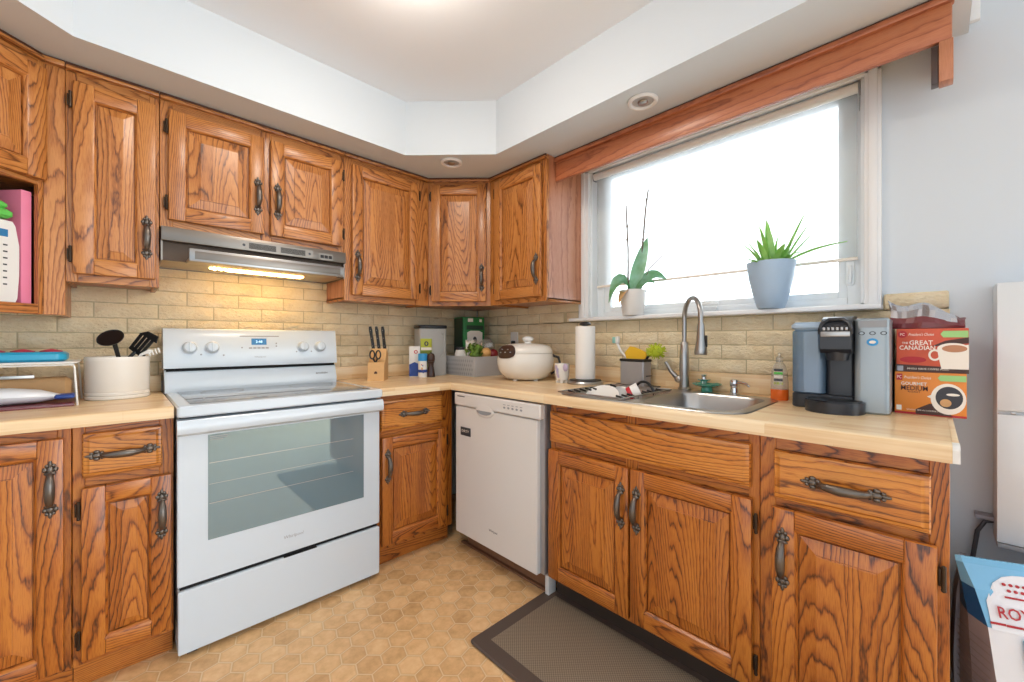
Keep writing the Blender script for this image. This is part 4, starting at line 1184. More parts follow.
# soap dispenser
r = thing('soap_dispenser', 'short chrome soap dispenser pump on the sink ledge', 'dispenser', (-0.075, -1.925, ZK))
mb = MB(); mb.lathe([(0.022, 0), (0.022, 0.006), (0.016, 0.010), (0.014, 0.03), (0.018, 0.036), (0.018, 0.058), (0.015, 0.064), (0.004, 0.066)], (0, 0, 0), 'chrome', 22); mb.build('pump', r)
mb = MB(); mb.tube([(0, 0, 0.052), (-0.012, -0.03, 0.054), (-0.02, -0.055, 0.050), (-0.022, -0.064, 0.040)], [0.007, 0.006, 0.005, 0.004], 'chrome'); mb.build('spout', r)
# teal dish and strainer behind the faucet
t = thing('footed_dish', 'small teal footed dish behind the faucet base', 'dish', (-0.045, -1.80, ZK))
mb = MB(); mb.lathe([(0.024, 0), (0.024, 0.012), (0.022, 0.020), (0.044, 0.024), (0.060, 0.033), (0.061, 0.037), (0.058, 0.037), (0.044, 0.030), (0.003, 0.028)], (0, 0, 0), 'teal', 30); mb.build('dish_bowl', t)
t = thing('sink_strainer', 'steel sink strainer plug lying in the teal dish', 'strainer', (-0.040, -1.785, ZK + 0.0335))
mb = MB(); mb.lathe([(0.014, -0.0005), (0.016, 0.014), (0.028, 0.018), (0.030, 0.022), (0.012, 0.024), (0.010, 0.034), (0.013, 0.042), (0.003, 0.046)], (0, 0, 0), 'chrome', 22); mb.build('strainer_basket', t)
# dish soap
t = thing('dish_soap_bottle', 'clear dish soap bottle with a little orange liquid behind the sink', 'bottle', (-0.115, -2.100, ZK))
mb = MB(); mb.lathe([(0.026, 0.0), (0.030, 0.004), (0.030, 0.07), (0.027, 0.11), (0.020, 0.135), (0.012, 0.146), (0.011, 0.152)], (0, 0, 0), 'clear', 24, sx=0.7, sy=1.0); mb.build('bottle_body', t)
mb = MB(); mb.lathe([(0.0265, -0.0002), (0.0303, 0.004), (0.0303, 0.042), (0.003, 0.0425)], (0, 0, 0), 'orange', 24, sx=0.7, sy=1.0); mb.build('soap', t)
mb = MB(); mb.lathe([(0.0125, 0.150), (0.0125, 0.166), (0.006, 0.172), (0.005, 0.184), (0.001, 0.185)], (0, 0, 0), 'clear', 18); mb.build('cap', t)
mb = MB()
for k in range(5): mb.add([(-0.0212 * math.cos(a), 0.0306 * math.sin(a), 0.062 + k * 0.013 + h) for a, h in ((-0.5, 0), (0.0, 0), (0.5, 0), (0.5, 0.009), (0.0, 0.009), (-0.5, 0.009))], [[0, 1, 2, 3, 4, 5]], ('limepack', 'dark_print', 'cream', 'brightgreen', 'dark_print')[k])
mb.build('bottle_label', t)
# dish rack in the far bowl
t = thing('dish_rack', 'small wire dish rack standing across the far sink bowl', 'dish rack', (-0.35, -1.535, ZK + 0.006))
mb = MB()
for x in (-0.245, 0.18): mb.tube([(x, -0.155, 0.004), (x, 0.155, 0.004)], 0.0035, 'steel', seg=8)
for y in (-0.155, 0.155): mb.tube([(-0.245, y, 0.004), (0.18, y, 0.004)], 0.0035, 'steel', seg=8)
for k in range(12):
    x = -0.22 + k * 0.035
    mb.tube([(x, -0.155, 0.004), (x, -0.14, -0.08), (x, 0.14, -0.08), (x, 0.155, 0.004)], 0.002, 'steel', seg=6)
for y in (0.120, -0.120):
    for k in range(9):
        x = -0.20 + k * 0.042
        mb.tube([(x, y - 0.016, 0.0), (x, y + 0.016, 0.006)], 0.0045, 'black', seg=7)
mb.build('wire_frame', t)
t = thing('white_plate', 'white plate lying tilted in the dish rack', 'plate', (-0.40, -1.475, ZK - 0.030))
mb = MB(); mb.M = Matrix.Rotation(math.radians(-32), 4, 'Y') @ Matrix.Rotation(math.radians(10), 4, 'X'); mb.lathe([(0.04, 0.0), (0.048, 0.004), (0.075, 0.013), (0.077, 0.015), (0.048, 0.008), (0.003, 0.006)], (0, 0, 0), 'paper', 32); mb.build('plate_body', t)
t = thing('measuring_cup', 'red and white cup resting in the dish rack', 'cup', (-0.42, -1.62, ZK - 0.002))
mb = MB(); mb.M = Matrix.Rotation(math.radians(60), 4, 'X') @ Matrix.Rotation(0.5, 4, 'Y')
mb.lathe([(0.030, 0.0), (0.034, 0.004), (0.038, 0.05), (0.036, 0.05), (0.031, 0.006), (0.002, 0.005)], (0, 0, 0), 'paper', 24)
mb.build('cup_body', t)
mb = MB(); mb.M = Matrix.Rotation(math.radians(60), 4, 'X') @ Matrix.Rotation(0.5, 4, 'Y'); mb.lathe([(0.0335, 0.0), (0.0365, 0.018), (0.0335, 0.018)], (0, 0, 0), 'red', 24, cap=False); mb.build('red_band', t)
t = thing('rack_handle', 'black arched pan handle sticking out of the dish rack', 'pan handle', (-0.30, -1.625, ZK - 0.03))
mb = MB(); pts = [(0.02 * 0, 0.05 * math.cos(a), 0.012 + 0.068 * math.sin(a)) for a in [PI * k / 14 for k in range(15)]]
mb.tube(pts, 0.006, 'black'); mb.build('handle_loop', t)

# ------------------------------------------------------------------ caddy and brushes
t = thing('sink_caddy', 'grey rectangular sink caddy behind the far bowl', 'caddy', (-0.050, -1.445, ZK), -0.12)
mb = MB(); mb.rbox((-0.034, -0.072, 0.004), (0.034, 0.072, 0.128), 0.008, 'grey_box', bev=0.002); mb.build('caddy_body', t)
mb = MB(); mb.rbox((-0.038, -0.076, 0.124), (0.038, 0.076, 0.138), 0.010, 'black', bev=0.003); mb.build('top_rim', t)
mb = MB(); mb.rbox((-0.045, -0.130, 0.0), (0.040, 0.10, 0.004), 0.02, 'black', bev=0.001); mb.build('drip_mat', t)
mb = MB(); mb.box((-0.012, -0.0765, 0.05), (0.03, -0.071, 0.056), 'black', 0.001); mb.build('vent_slot', t)
t = thing('dish_brush', 'white dish brush with mint bristles standing in the grey caddy', 'brush', (-0.050, -1.395, ZK + 0.14))
mb = MB(); mb.tube([(0, 0.0, 0.0), (-0.005, 0.035, 0.04), (-0.006, 0.052, 0.075), (-0.006, 0.055, 0.10)], [0.005, 0.006, 0.006, 0.005], 'paper'); mb.rbox((-0.014, 0.045, 0.075), (0.008, 0.062, 0.115), 0.006, 'paper', axis='y', bev=0.003); mb.build('brush_handle', t)
mb = MB(); mb.box((-0.012, 0.060, 0.078), (0.006, 0.082, 0.112), 'mint', 0.004); mb.build('bristles', t)
t = thing('pan_scraper', 'yellow angular silicone scraper standing in the grey caddy', 'scraper', (-0.050, -1.445, ZK + 0.134))
mb = MB(); mb.prism([(0.048, 0.0), (0.058, 0.035), (0.030, 0.068), (0.005, 0.066), (-0.060, 0.040), (-0.064, 0.018), (-0.050, 0.0)], 'x', -0.006, 0.006, 'yellow'); mb.build('scraper_blade', t)
t = thing('scrub_brush', 'round lime green bristle brush leaning in the grey caddy', 'brush', (-0.050, -1.505, ZK + 0.135))
mb = MB(); mb.tube([(0, 0, 0.0), (-0.003, -0.02, 0.03)], [0.006, 0.007], 'black'); mb.build('brush_neck', t)
mb = MB()
R_ = random.Random(4)
for k in range(70):
    d = Vector((R_.gauss(0, 1), R_.gauss(0, 1), R_.gauss(0, 1))).normalized()
    c = Vector((-0.005, -0.055, 0.045)); e = c + Vector((d.x * 0.034, d.y * 0.054, d.z * 0.042))
    mb.tube([c, e], [0.003, 0.0032], 'lime', seg=5)
mb.ball((-0.005, -0.055, 0.045), (0.022, 0.036, 0.030), 'lime'); mb.build('bristles', t)

# ------------------------------------------------------------------ paper towel
t = thing('paper_towel_holder', 'chrome based paper towel stand beside the caddy', 'paper towel holder', (-0.165, -1.212, ZK))
mb = MB(); mb.lathe([(0.096, 0.0), (0.097, 0.008), (0.092, 0.016), (0.085, 0.018)], (0, 0, 0), 'steel', 36); mb.lathe([(0.086, 0.0178), (0.084, 0.022), (0.04, 0.026), (0.003, 0.027)], (0, 0, 0), 'black', 36); mb.build('holder_base', t)
mb = MB(); mb.tube([(0, 0, 0.02), (0, 0, 0.322)], 0.008, 'chrome'); mb.build('rod', t)
mb = MB(); mb.lathe([(0.008, 0.310), (0.030, 0.316), (0.032, 0.322), (0.024, 0.332), (0.003, 0.336)], (0, 0, 0), 'black', 24); mb.build('finial', t)
t = thing('paper_towel_roll', 'white roll of paper towels on the stand', 'paper towel', (-0.165, -1.212, ZK + 0.027))
mb = MB(); mb.lathe([(0.012, 0.0), (0.052, 0.0), (0.053, 0.003), (0.053, 0.279), (0.051, 0.282), (0.012, 0.282)], (0, 0, 0), 'paper', 40, cap=False); mb.build('paper_sheet', t)
t = thing('animal_mug', 'small pale mug with mauve animal face beside the rice cooker', 'mug', (-0.215, -1.092, ZK))
mb = MB()
mb.lathe([(0.026, 0.012), (0.034, 0.018), (0.040, 0.05), (0.041, 0.105), (0.038, 0.106), (0.036, 0.05), (0.003, 0.03)], (0, 0, 0), 'warm_white', 26)
for a in (0.6, 2.2, 3.7, 5.3): mb.lathe([(0.012, 0.0), (0.012, 0.02)], (0.022 * math.cos(a), 0.022 * math.sin(a), 0), 'warm_white', 12)
mb.build('mug_body', t)
mb = MB()
for q in (-1, 1): mb.ball((-0.028 - 0.004 * q, -0.018 + 0.024 * q, 0.086), (0.010, 0.016, 0.022), 'mauve')
mb.build('ear', t)
mb = MB(); mb.tube([(-0.042, 0.0, 0.08), (-0.046, -0.004, 0.05), (-0.044, -0.012, 0.03)], [0.008, 0.006, 0.005], 'mauve'); mb.build('trunk', t)
# ------------------------------------------------------------------ rice cooker
t = thing('rice_cooker', 'rounded cream white rice cooker with dark control panel', 'rice cooker', (-0.240, -0.835, ZK), -PI / 4)
t.scale = (1.14, 1.12, 1.08)
# local x = along the picture, -y = towards the room
mb = MB()
prof = [(0.62, 0.006), (0.78, 0.02), (0.93, 0.05), (1.0, 0.085), (1.0, 0.115), (0.96, 0.145)]
mb.lathe(prof, (0, 0, 0), 'warm_white', 44, sx=0.148, sy=0.125)
for a in (0.8, 2.3, 4.0, 5.4): mb.lathe([(0.012, 0.0), (0.012, 0.012)], (0.08 * math.cos(a), 0.07 * math.sin(a), 0), 'white_plastic', 12)
mb.build('body', t)
mb = MB(); mb.lathe([(0.955, 0.146), (0.97, 0.150), (0.95, 0.165), (0.84, 0.184), (0.60, 0.196), (0.30, 0.200), (0.02, 0.201)], (0.0, 0, 0), 'warm_white', 44, sx=0.148, sy=0.125); mb.build('lid', t)
mb = MB(); mb.lathe([(0.020, 0.199), (0.016, 0.208), (0.024, 0.214), (0.030, 0.222), (0.028, 0.232), (0.015, 0.237), (0.002, 0.238)], (0.012, 0.0, 0), 'white_plastic', 24, sy=0.8); mb.build('lid_knob', t)
mb = MB()
def ell(u, vv, ex=1.0):
    # point on the cooker skin: angle u, height factor
    return u, vv
pp = []
def skin(a, z, out=0.003):
    rr2 = 0
    P2 = [(0.62, 0.006), (0.78, 0.02), (0.93, 0.05), (1.0, 0.085), (1.0, 0.115), (0.96, 0.145), (0.955, 0.150), (0.95, 0.165), (0.84, 0.184), (0.60, 0.196)]
    for (r0, z0), (r1, z1) in zip(P2, P2[1:]):
        if z0 <= z <= z1: rr2 = r0 + (r1 - r0) * (z - z0) / (z1 - z0)
    return Vector(((0.148 * rr2 + out) * math.cos(a), (0.125 * rr2 + out) * math.sin(a), z + out * 0.7))
NA, NR = 28, 5
grid = [skin(math.radians(222), 0.154)]
for i in range(1, NR + 1):
    for j in range(NA):
        tt = 2 * PI * j / NA; q_ = i / NR
        c_, s_ = math.cos(tt), math.sin(tt)
        grid.append(skin(math.radians(222 + 27 * q_ * math.copysign(abs(c_) ** 0.75, c_)), 0.154 + 0.036 * q_ * math.copysign(abs(s_) ** 0.75, s_)))
fs = [[0, 1 + j, 1 + (j + 1) % NA] for j in range(NA)] + [[1 + (i - 1) * NA + j, 1 + i * NA + j, 1 + i * NA + (j + 1) % NA, 1 + (i - 1) * NA + (j + 1) % NA] for i in range(1, NR) for j in range(NA)]
mb.add(grid, fs, 'peppermill')
cpn = mb.build('control_panel', t)
mb = MB()
for i, (a, z) in enumerate(((215, 0.165), (225, 0.150), (232, 0.165), (238, 0.150), (210, 0.148))):
    c = skin(math.radians(a), z, 0.005); mb.ball(c, (0.0045, 0.0045, 0.003), 'grey_print', 8, 6)
mb.build('button', cpn)
mb = MB(); mb.tube([(0.138, -0.02, 0.135), (0.168, -0.03, 0.125), (0.176, -0.035, 0.095), (0.160, -0.035, 0.055), (0.130, -0.03, 0.035)], [0.008, 0.007, 0.006, 0.006, 0.006], 'black'); mb.build('side_handle', t)
# wall outlet behind
t = thing('wall_outlet', 'white wall outlet with black plug behind the rice cooker', 'outlet', (XW - 0.001, -0.47, 1.146))
mb = MB(); mb.rbox((-0.007, -0.036, -0.058), (0.001, 0.036, 0.058), 0.006, 'white_plastic', axis='x', bev=0.002); mb.build('cover_plate', t)
mb = MB(); mb.box((-0.026, -0.014, -0.034), (-0.007, 0.014, -0.004), 'black', 0.004); mb.tube([(-0.02, 0, -0.03), (-0.03, -0.01, -0.09), (-0.02, -0.05, -0.16)], 0.003, 'black'); mb.build('plug', t)

# ------------------------------------------------------------------ corner items
t = thing('storage_basket', 'grey patterned felt basket in the counter corner', 'basket', (-0.222, -0.330, ZK), -PI / 2)
mb = MB()
bw, bd_, bh = 0.165, 0.130, 0.128
def brect(k, z): return [(-bw * k, -bd_ * k, z), (bw * k, -bd_ * k, z), (bw * k, bd_ * k, z), (-bw * k, bd_ * k, z)]
mb.loft([brect(0.96, 0.0), brect(1.0, bh)], 'felt', cap=False); mb.loft([brect(0.93, 0.004), brect(0.97, bh)], 'felt', cap=False)
mb.add(brect(0.96, 0.002), [[0, 1, 2, 3]], 'felt')
for a, b in zip(brect(1.0, bh), brect(0.97, bh)): pass
o4, i4 = brect(1.0, bh), brect(0.97, bh)
mb.add(o4 + i4, [[j, (j + 1) % 4, 4 + (j + 1) % 4, 4 + j] for j in range(4)], 'felt')
bk = mb.build('basket_body', t)
mb = MB()
for side in (0,):
    n = 13 if side == 0 else 7
    for k in range(n):
        for rz_ in range(4):
            u = -0.9 + 1.8 * (k + 0.5 * (rz_ % 2)) / n; z = 0.016 + rz_ * 0.028
            if side == 0:
                c = Vector((u * bw, -bd_ * 0.995 - 0.0008, z)); ex = Vector((0.007, 0, 0))
            else:
                c = Vector((bw * 0.995 + 0.0008, u * bd_, z)); ex = Vector((0, 0.007, 0))
            mb.add([c - ex, c - Vector((0, 0, 0.012)), c + ex, c + Vector((0, 0, 0.012))], [[0, 1, 2, 3]], 'grey_print')
mb.build('diamond_print', bk)
def fruit(name, label, cat, loc, rad, mat, sc=(1, 1, 1)):
    t = thing(name, label, cat, loc)
    mb = MB(); mb.ball((0, 0, 0), (rad * sc[0], rad * sc[1], rad * sc[2]), mat, 18, 12); mb.build(name + '_flesh', t)
    mb = MB(); mb.tube([(0, 0, rad * sc[2] * 0.9), (0.002, 0, rad * sc[2] + 0.008)], 0.002, 'stem', seg=6); mb.build('stem', t)
    return t
def jar(name, label, cat, loc, rad, h, body, lidm, lidh=0.016, lab=None):
    t = thing(name, label, cat, loc)
    mb = MB(); mb.lathe([(rad * 0.9, 0), (rad, 0.005), (rad, h * 0.82), (rad * 0.85, h * 0.95), (rad * 0.8, h)], (0, 0, 0), body, 24); mb.build(name + '_body', t)
    mb = MB(); mb.lathe([(rad * 0.84, h), (rad * 0.86, h + 0.002), (rad * 0.86, h + lidh), (rad * 0.8, h + lidh + 0.002), (0.002, h + lidh + 0.002)], (0, 0, 0), lidm, 24); mb.build('lid', t)
    if lab:
        mb = MB(); mb.lathe([(rad + 0.0006, h * 0.2), (rad + 0.0006, h * 0.7)], (0, 0, 0), lab, 24, cap=False); mb.build('jar_label', t)
    return t
bz = ZK + 0.0045
jar('small_jar', 'white jar with dark lid in the grey basket', 'jar', (-0.290, -0.265, bz), 0.042, 0.165, 'paper', 'dark_print', lab='cream')
jar('small_jar', 'shorter green capped bottle at the basket side near the tall clear container', 'bottle', (-0.385, -0.150, ZK), 0.026, 0.175, 'paper', 'brightgreen', 0.03)
t = thing('paper_bag', 'crumpled cream paper bag standing in the grey basket', 'bag', (-0.235, -0.315, bz), 0.2)
mb = MB()
def bagring(hx, hy, z, wob): return [(hx * math.cos(a) * (1 + wob * math.sin(5 * a)), hy * math.sin(a) * (1 + wob * math.cos(4 * a)), z + wob * 0.05 * math.sin(3 * a)) for a in [2 * PI * k / 20 for k in range(20)]]
mb.loft([bagring(0.045, 0.03, 0, 0), bagring(0.05, 0.034, 0.1, 0.06), bagring(0.048, 0.026, 0.18, 0.12), bagring(0.05, 0.012, 0.225, 0.2)], 'cream'); mb.build('bag_body', t)
t = thing('salad_greens', 'bunch of leafy greens on top of the grey basket', 'vegetables', (-0.275, -0.395, bz + 0.125))
mb = MB(); R_ = random.Random(9)
for k in range(80):
    d = Vector((R_.gauss(0, 1), R_.gauss(0, 1), abs(R_.gauss(0, 0.9)))).normalized()
    rr_ = R_.uniform(0.75, 1.15)
    c = Vector((d.x * 0.05 * rr_, d.y * 0.05 * rr_, d.z * 0.07 * rr_ + 0.008)); u = (d.cross(Vector((0, 0, 1))).normalized() + d * R_.uniform(-0.8, 0.8)) * 0.013; v2 = (d.cross(u).normalized() + d * R_.uniform(-0.8, 0.8)) * 0.017
    mb.add([c - u, c - v2 + d * 0.01, c + u, c + v2 + d * 0.006, c + d * 0.004], [[0, 1, 4], [1, 2, 4], [2, 3, 4], [3, 0, 4]], 'salad')
mb.ball((0, 0, 0.01), (0.035, 0.035, 0.022), 'salad'); mb.build('leaves', t)
fruit('peach', 'yellow peach at the top of the grey basket', 'fruit', (-0.205, -0.432, bz + 0.145), 0.036, 'peach')
fruit('plum', 'dark red plum nearest the rice cooker in the grey basket', 'fruit', (-0.150, -0.440, bz + 0.135), 0.036, 'tomato')
fruit('avocado', 'olive green avocado behind the peach in the grey basket', 'fruit', (-0.195, -0.360, bz + 0.13), 0.034, 'olive', (1, 1, 1.3))
t = thing('plastic_bag', 'clear knotted produce bag on the basket edge beside the peach', 'bag', (-0.140, -0.370, bz + 0.15))
mb = MB(); mb.loft([bagring(0.04, 0.03, 0.0, 0.05), bagring(0.06, 0.05, 0.03, 0.1), bagring(0.055, 0.045, 0.06, 0.12), bagring(0.02, 0.02, 0.085, 0.15)], 'clear'); mb.build('bag_film', t)
t = thing('coffee_tin', 'tall green box with white label in the counter corner', 'box', (-0.135, -0.160, ZK + 0.0), math.radians(-13))
mb = MB(); mb.rbox((-0.085, -0.085, 0.0), (0.085, 0.085, 0.40), 0.012, 'green', bev=0.004); tb = mb.build('tin_body', t)
mb = MB(); mb.box((-0.0862, -0.074, 0.01), (-0.0852, 0.074, 0.392), 'green_dark'); mb.build('side_panel', tb)
q = face_mat((0, -0.0853, 0.20), (1, 0, 0), (0, 0, 1))
mb = MB(); patch(mb, q, [(-0.055, -0.08), (0.065, -0.08), (0.065, 0.09), (0.04, 0.102), (-0.03, 0.102), (-0.055, 0.09)], 'cream'); patch(mb, q, oval(0.005, 0.035, 0.016, 0.026), 'dark_print', 0.001)
patch(mb, q, [(-0.04, -0.01), (0.05, -0.01), (0.05, 0.0), (-0.04, 0.0)], 'grey_print', 0.001); patch(mb, q, [(-0.05, 0.165), (-0.01, 0.165), (-0.01, 0.19), (-0.05, 0.19)], 'cream', 0.001); patch(mb, q, [(0.04, 0.165), (0.06, 0.165), (0.06, 0.185), (0.04, 0.185)], 'cream', 0.001)
patch(mb, q, [(-0.06, 0.11), (0.07, 0.11), (0.07, 0.14), (-0.06, 0.14)], 'green_dark', 0.001)
mb.build('printed_label', tb)
# tall clear container
t = thing('cereal_container', 'tall clear plastic food container with black lid', 'container', (-0.475, -0.175, ZK), math.radians(-12))
mb = MB(); mb.rbox((-0.095, -0.062, 0.0), (0.095, 0.062, 0.312), 0.02, 'fog', bev=0.004); mb.build('container_body', t)
mb = MB(); mb.rbox((-0.099, -0.066, 0.312), (0.099, 0.066, 0.334), 0.022, 'black', bev=0.004); mb.build('lid', t)
mb = MB(); mb.tube([(0.055, -0.064, 0.28), (0.072, -0.066, 0.27), (0.078, -0.066, 0.20), (0.070, -0.066, 0.15), (0.05, -0.064, 0.12)], 0.006, 'fog'); mb.build('grip', t)
# yellow-green pack, salt box, blue-capped bottle, pepper mill
t = thing('seasoning_pack', 'lime and black seasoning pack leaning on the clear container', 'package', (-0.545, -0.235, ZK + 0.0), math.radians(-20))
mb = MB(); mb.box((-0.036, -0.004, 0.14), (0.036, 0.012, 0.245), 'limepack', 0.002); mb.box((-0.034, -0.004, 0.0), (0.034, 0.012, 0.14), 'limepack', 0.002); pb = mb.build('pack_body', t)
q = face_mat((0, -0.0045, 0.2), (1, 0, 0), (0, 0, 1)); mb = MB(); patch(mb, q, oval(0.0, 0.012, 0.014, 0.016), 'dark_print'); patch(mb, q, oval(0.0, 0.012, 0.005, 0.009), 'limepack', 0.001); patch(mb, q, [(-0.034, -0.03), (0.034, -0.03), (0.034, -0.012), (-0.034, -0.012)], 'cream'); patch(mb, q, [(-0.034, -0.06), (0.034, -0.06), (0.034, -0.032), (-0.034, -0.032)], 'olive'); mb.build('printed_label', pb)
t = thing('salt_box', 'white and blue salt carton behind the blue capped bottle', 'carton', (-0.610, -0.200, ZK), math.radians(-30))
mb = MB(); mb.box((-0.034, -0.02, 0.0), (0.034, 0.02, 0.196), 'paper', 0.002); pb = mb.build('carton_body', t)
q = face_mat((0, -0.0204, 0.1), (1, 0, 0), (0, 0, 1)); mb = MB(); patch(mb, q, [(-0.033, -0.095), (0.033, -0.095), (0.033, -0.02), (0.0, -0.005), (-0.033, -0.02)], 'blue'); patch(mb, q, oval(0.008, 0.06, 0.012, 0.012), 'red'); patch(mb, q, oval(0.008, 0.06, 0.006, 0.006), 'paper', 0.001); mb.build('printed_label', pb)
t = thing('spice_shaker', 'short white shaker bottle with blue cap beside the pepper mill', 'bottle', (-0.590, -0.265, ZK))
mb = MB(); mb.lathe([(0.027, 0), (0.028, 0.004), (0.028, 0.095), (0.024, 0.106)], (0, 0, 0), 'paper', 24); mb.build('bottle_body', t)
mb = MB(); mb.lathe([(0.0285, 0.104), (0.0285, 0.146), (0.026, 0.150), (0.002, 0.151)], (0, 0, 0), 'skyblue', 24); mb.build('cap', t)
mb = MB()
for k, (a, z, mm, s_) in enumerate(((230, 0.055, 'peach', 0.010), (215, 0.04, 'blue', 0.009), (246, 0.035, 'blue', 0.009), (225, 0.08, 'red', 0.005), (240, 0.075, 'blue', 0.006))):
    c = (0.0282 * math.cos(math.radians(a)), 0.0282 * math.sin(math.radians(a)), z); mb.ball(c, (s_, s_, s_), mm, 8, 6) if False else mb.lathe([(0.0284, z - s_), (0.0284, z + s_)], (0, 0, 0), mm, 24, cap=False) if k == 1 else mb.ball(c, (s_ * 0.5, s_ * 0.5, s_), mm, 8, 6)
mb.build('bottle_label', t)
t = thing('pepper_mill', 'dark brown turned wood pepper mill beside the blue capped shaker', 'pepper mill', (-0.545, -0.290, ZK))
mb = MB(); mb.lathe([(0.027, 0), (0.028, 0.006), (0.024, 0.03), (0.017, 0.07), (0.018, 0.085), (0.024, 0.10)], (0, 0, 0), 'peppermill', 26); mb.build('mill_body', t)
mb = MB(); mb.lathe([(0.023, 0.101), (0.026, 0.112), (0.025, 0.135), (0.018, 0.148), (0.006, 0.153), (0.005, 0.158), (0.001, 0.159)], (0, 0, 0), 'peppermill', 26); mb.build('mill_head', t)

# ------------------------------------------------------------------ knife block
KA = math.radians(-38)
t = thing('knife_block', 'light wood knife block on the counter beside the range', 'knife block', (-0.882, -0.245, ZK), KA)
mb = MB()
prof = [(-0.052, 0.0), (0.075, 0.0), (0.075, 0.155), (0.030, 0.185), (-0.012, 0.112), (-0.040, 0.105)]
mb.prism(prof, 'x', -0.046, 0.046, 'maple'); kb = mb.build('block_body', t, smooth=0)
q = face_mat((0, -0.0485, 0.048), (1, 0, 0), (0, 0.11, 1)); mb = MB(); patch(mb, q, [(-0.010, -0.007), (0.010, -0.007), (0.006, 0.004), (0.0, 0.008), (-0.006, 0.004)], 'brownprint', 0.0012); mb.build('emblem', kb)
kM = Matrix.Translation((-0.882, -0.245, ZK)) @ Matrix.Rotation(KA, 4, 'Z')
for i, x in enumerate((-0.032, 0.0, 0.032)):
    p = kM @ Vector((x, 0.040 + 0.004 * i, 0.176))
    k = thing('kitchen_knife', ('black riveted knife in the block slot closest to the range', 'black riveted knife in the middle slot of the block', 'black riveted knife in the block slot closest to the salt carton')[i], 'knife', p, KA, 'knives in the wooden block')
    mb = MB(); L2 = 0.142
    dirv = Vector((-0.10 - 0.02 * (1 - i), -0.12, 1)).normalized()
    pts = [dirv * (L2 * j / 6) for j in range(7)]
    mb.tube(pts, [0.009, 0.0095, 0.009, 0.0085, 0.009, 0.0105, 0.007], 'black', seg=10); kh = mb.build('knife_handle', k)
    mb = MB(); 
    for j in (1, 3, 5): mb.ball(pts[j] + Vector((0, -0.0092, 0)), 0.0028, 'chrome', 8, 6)
    mb.build('rivet', kh)
    mb = MB(); mb.tube([dirv * -0.02, dirv * 0.004], 0.0085, 'steel', seg=10); mb.build('bolster', k)
p = kM @ Vector((-0.006, -0.026, 0.108))
k = thing('kitchen_scissors', 'black handled scissors in the front slot of the knife block', 'scissors', p, KA)
mb = MB()
for sg in (-1, 1):
    mb.tube([(sg * (0.017 + 0.013 * math.cos(a)), -0.012 + 0.004, 0.042 + 0.024 * math.sin(a)) for a in [2 * PI * j / 16 for j in range(17)]], 0.0045, 'black', seg=8, cap=False)
    mb.tube([(sg * 0.012, -0.008, 0.02), (sg * 0.004, -0.004, 0.002), (0, 0.0, -0.012)], 0.005, 'black', seg=8)
mb.build('grip', k)
mb = MB(); mb.box((-0.008, -0.006, -0.03), (0.008, -0.002, 0.004), 'steel', 0.001); mb.build('blade', k)

# ------------------------------------------------------------------ crock with utensils
t = thing('utensil_crock', 'wide white ceramic crock beside the range', 'crock', (-1.980, -0.205, ZK))
t.scale = (0.90, 0.90, 1.0)
mb = MB(); mb.lathe([(0.104, 0.0), (0.109, 0.004), (0.109, 0.012), (0.106, 0.015), (0.109, 0.018), (0.109, 0.026), (0.106, 0.029), (0.108, 0.034), (0.108, 0.150), (0.110, 0.160), (0.107, 0.168), (0.101, 0.168), (0.100, 0.03), (0.003, 0.024)], (0, 0, 0), 'warm_white', 48); mb.build('crock_body', t)
k = thing('skimmer_spoon', 'black slotted spoon leaning in the crock', 'spoon', (-1.965, -0.200, ZK + 0.165))
mb = MB(); mb.tube([(-0.005, 0.0, -0.10), (-0.014, -0.01, 0.0), (-0.026, -0.02, 0.06)], [0.006, 0.007, 0.008], 'black'); mb.build('spoon_handle', k)
mb = MB(); mb.M = Matrix.Translation((-0.036, -0.026, 0.078)) @ Matrix.Rotation(math.radians(-42), 4, 'Z') @ Matrix.Rotation(math.radians(62), 4, 'X')
mb.lathe([(0.050, 0.0), (0.052, 0.003), (0.046, 0.0), (0.02, -0.006), (0.002, -0.008)], (0, 0, 0), 'black', 28, sy=0.72); mb.build('spoon_bowl', k)
k = thing('slotted_turner', 'black slotted turner leaning in the crock behind the spoon', 'turner', (-1.965, -0.20, ZK + 0.165))
mb = MB(); mb.tube([(-0.01, 0.0, -0.10), (0.02, -0.004, 0.0), (0.038, -0.004, 0.022)], [0.006, 0.007, 0.007], 'black'); mb.build('turner_handle', k)
mb = MB(); mb.M = Matrix.Translation((0.034, -0.004, 0.018)) @ Matrix.Rotation(math.radians(-42), 4, 'Z') @ Matrix.Rotation(math.radians(38), 4, 'Y')
for j in range(4): mb.prism([(-0.030 + j * 0.016, 0.0 if j else 0.02), (-0.018 + j * 0.016, 0.0), (-0.017 + j * 0.0175, 0.085 + 0.008 * j), (-0.030 + j * 0.0175, 0.080 + 0.008 * j)], 'y', -0.002, 0.002, 'black')
mb.box((-0.03, -0.002, 0.0), (0.042, 0.002, 0.018), 'black', 0.001); mb.prism([(-0.034, 0.076), (0.046, 0.085), (0.036, 0.112), (-0.01, 0.104)], 'y', -0.002, 0.002, 'black')
mb.build('turner_head', k)
k = thing('pasta_fork', 'white toothed pasta fork lying low in the crock', 'fork', (-1.955, -0.235, ZK + 0.165))
mb = MB(); mb.tube([(-0.02, 0.0, -0.10), (0.045, 0.0, 0.01), (0.075, 0.0, 0.025)], [0.005, 0.006, 0.010], 'paper'); 
for j in range(4): mb.tube([(0.066 + j * 0.010, 0, 0.024 + 0.004 * j), (0.072 + j * 0.010, -0.012, 0.004 + 0.004 * j)], [0.004, 0.003], 'paper', seg=6)
mb.build('fork_head', k)

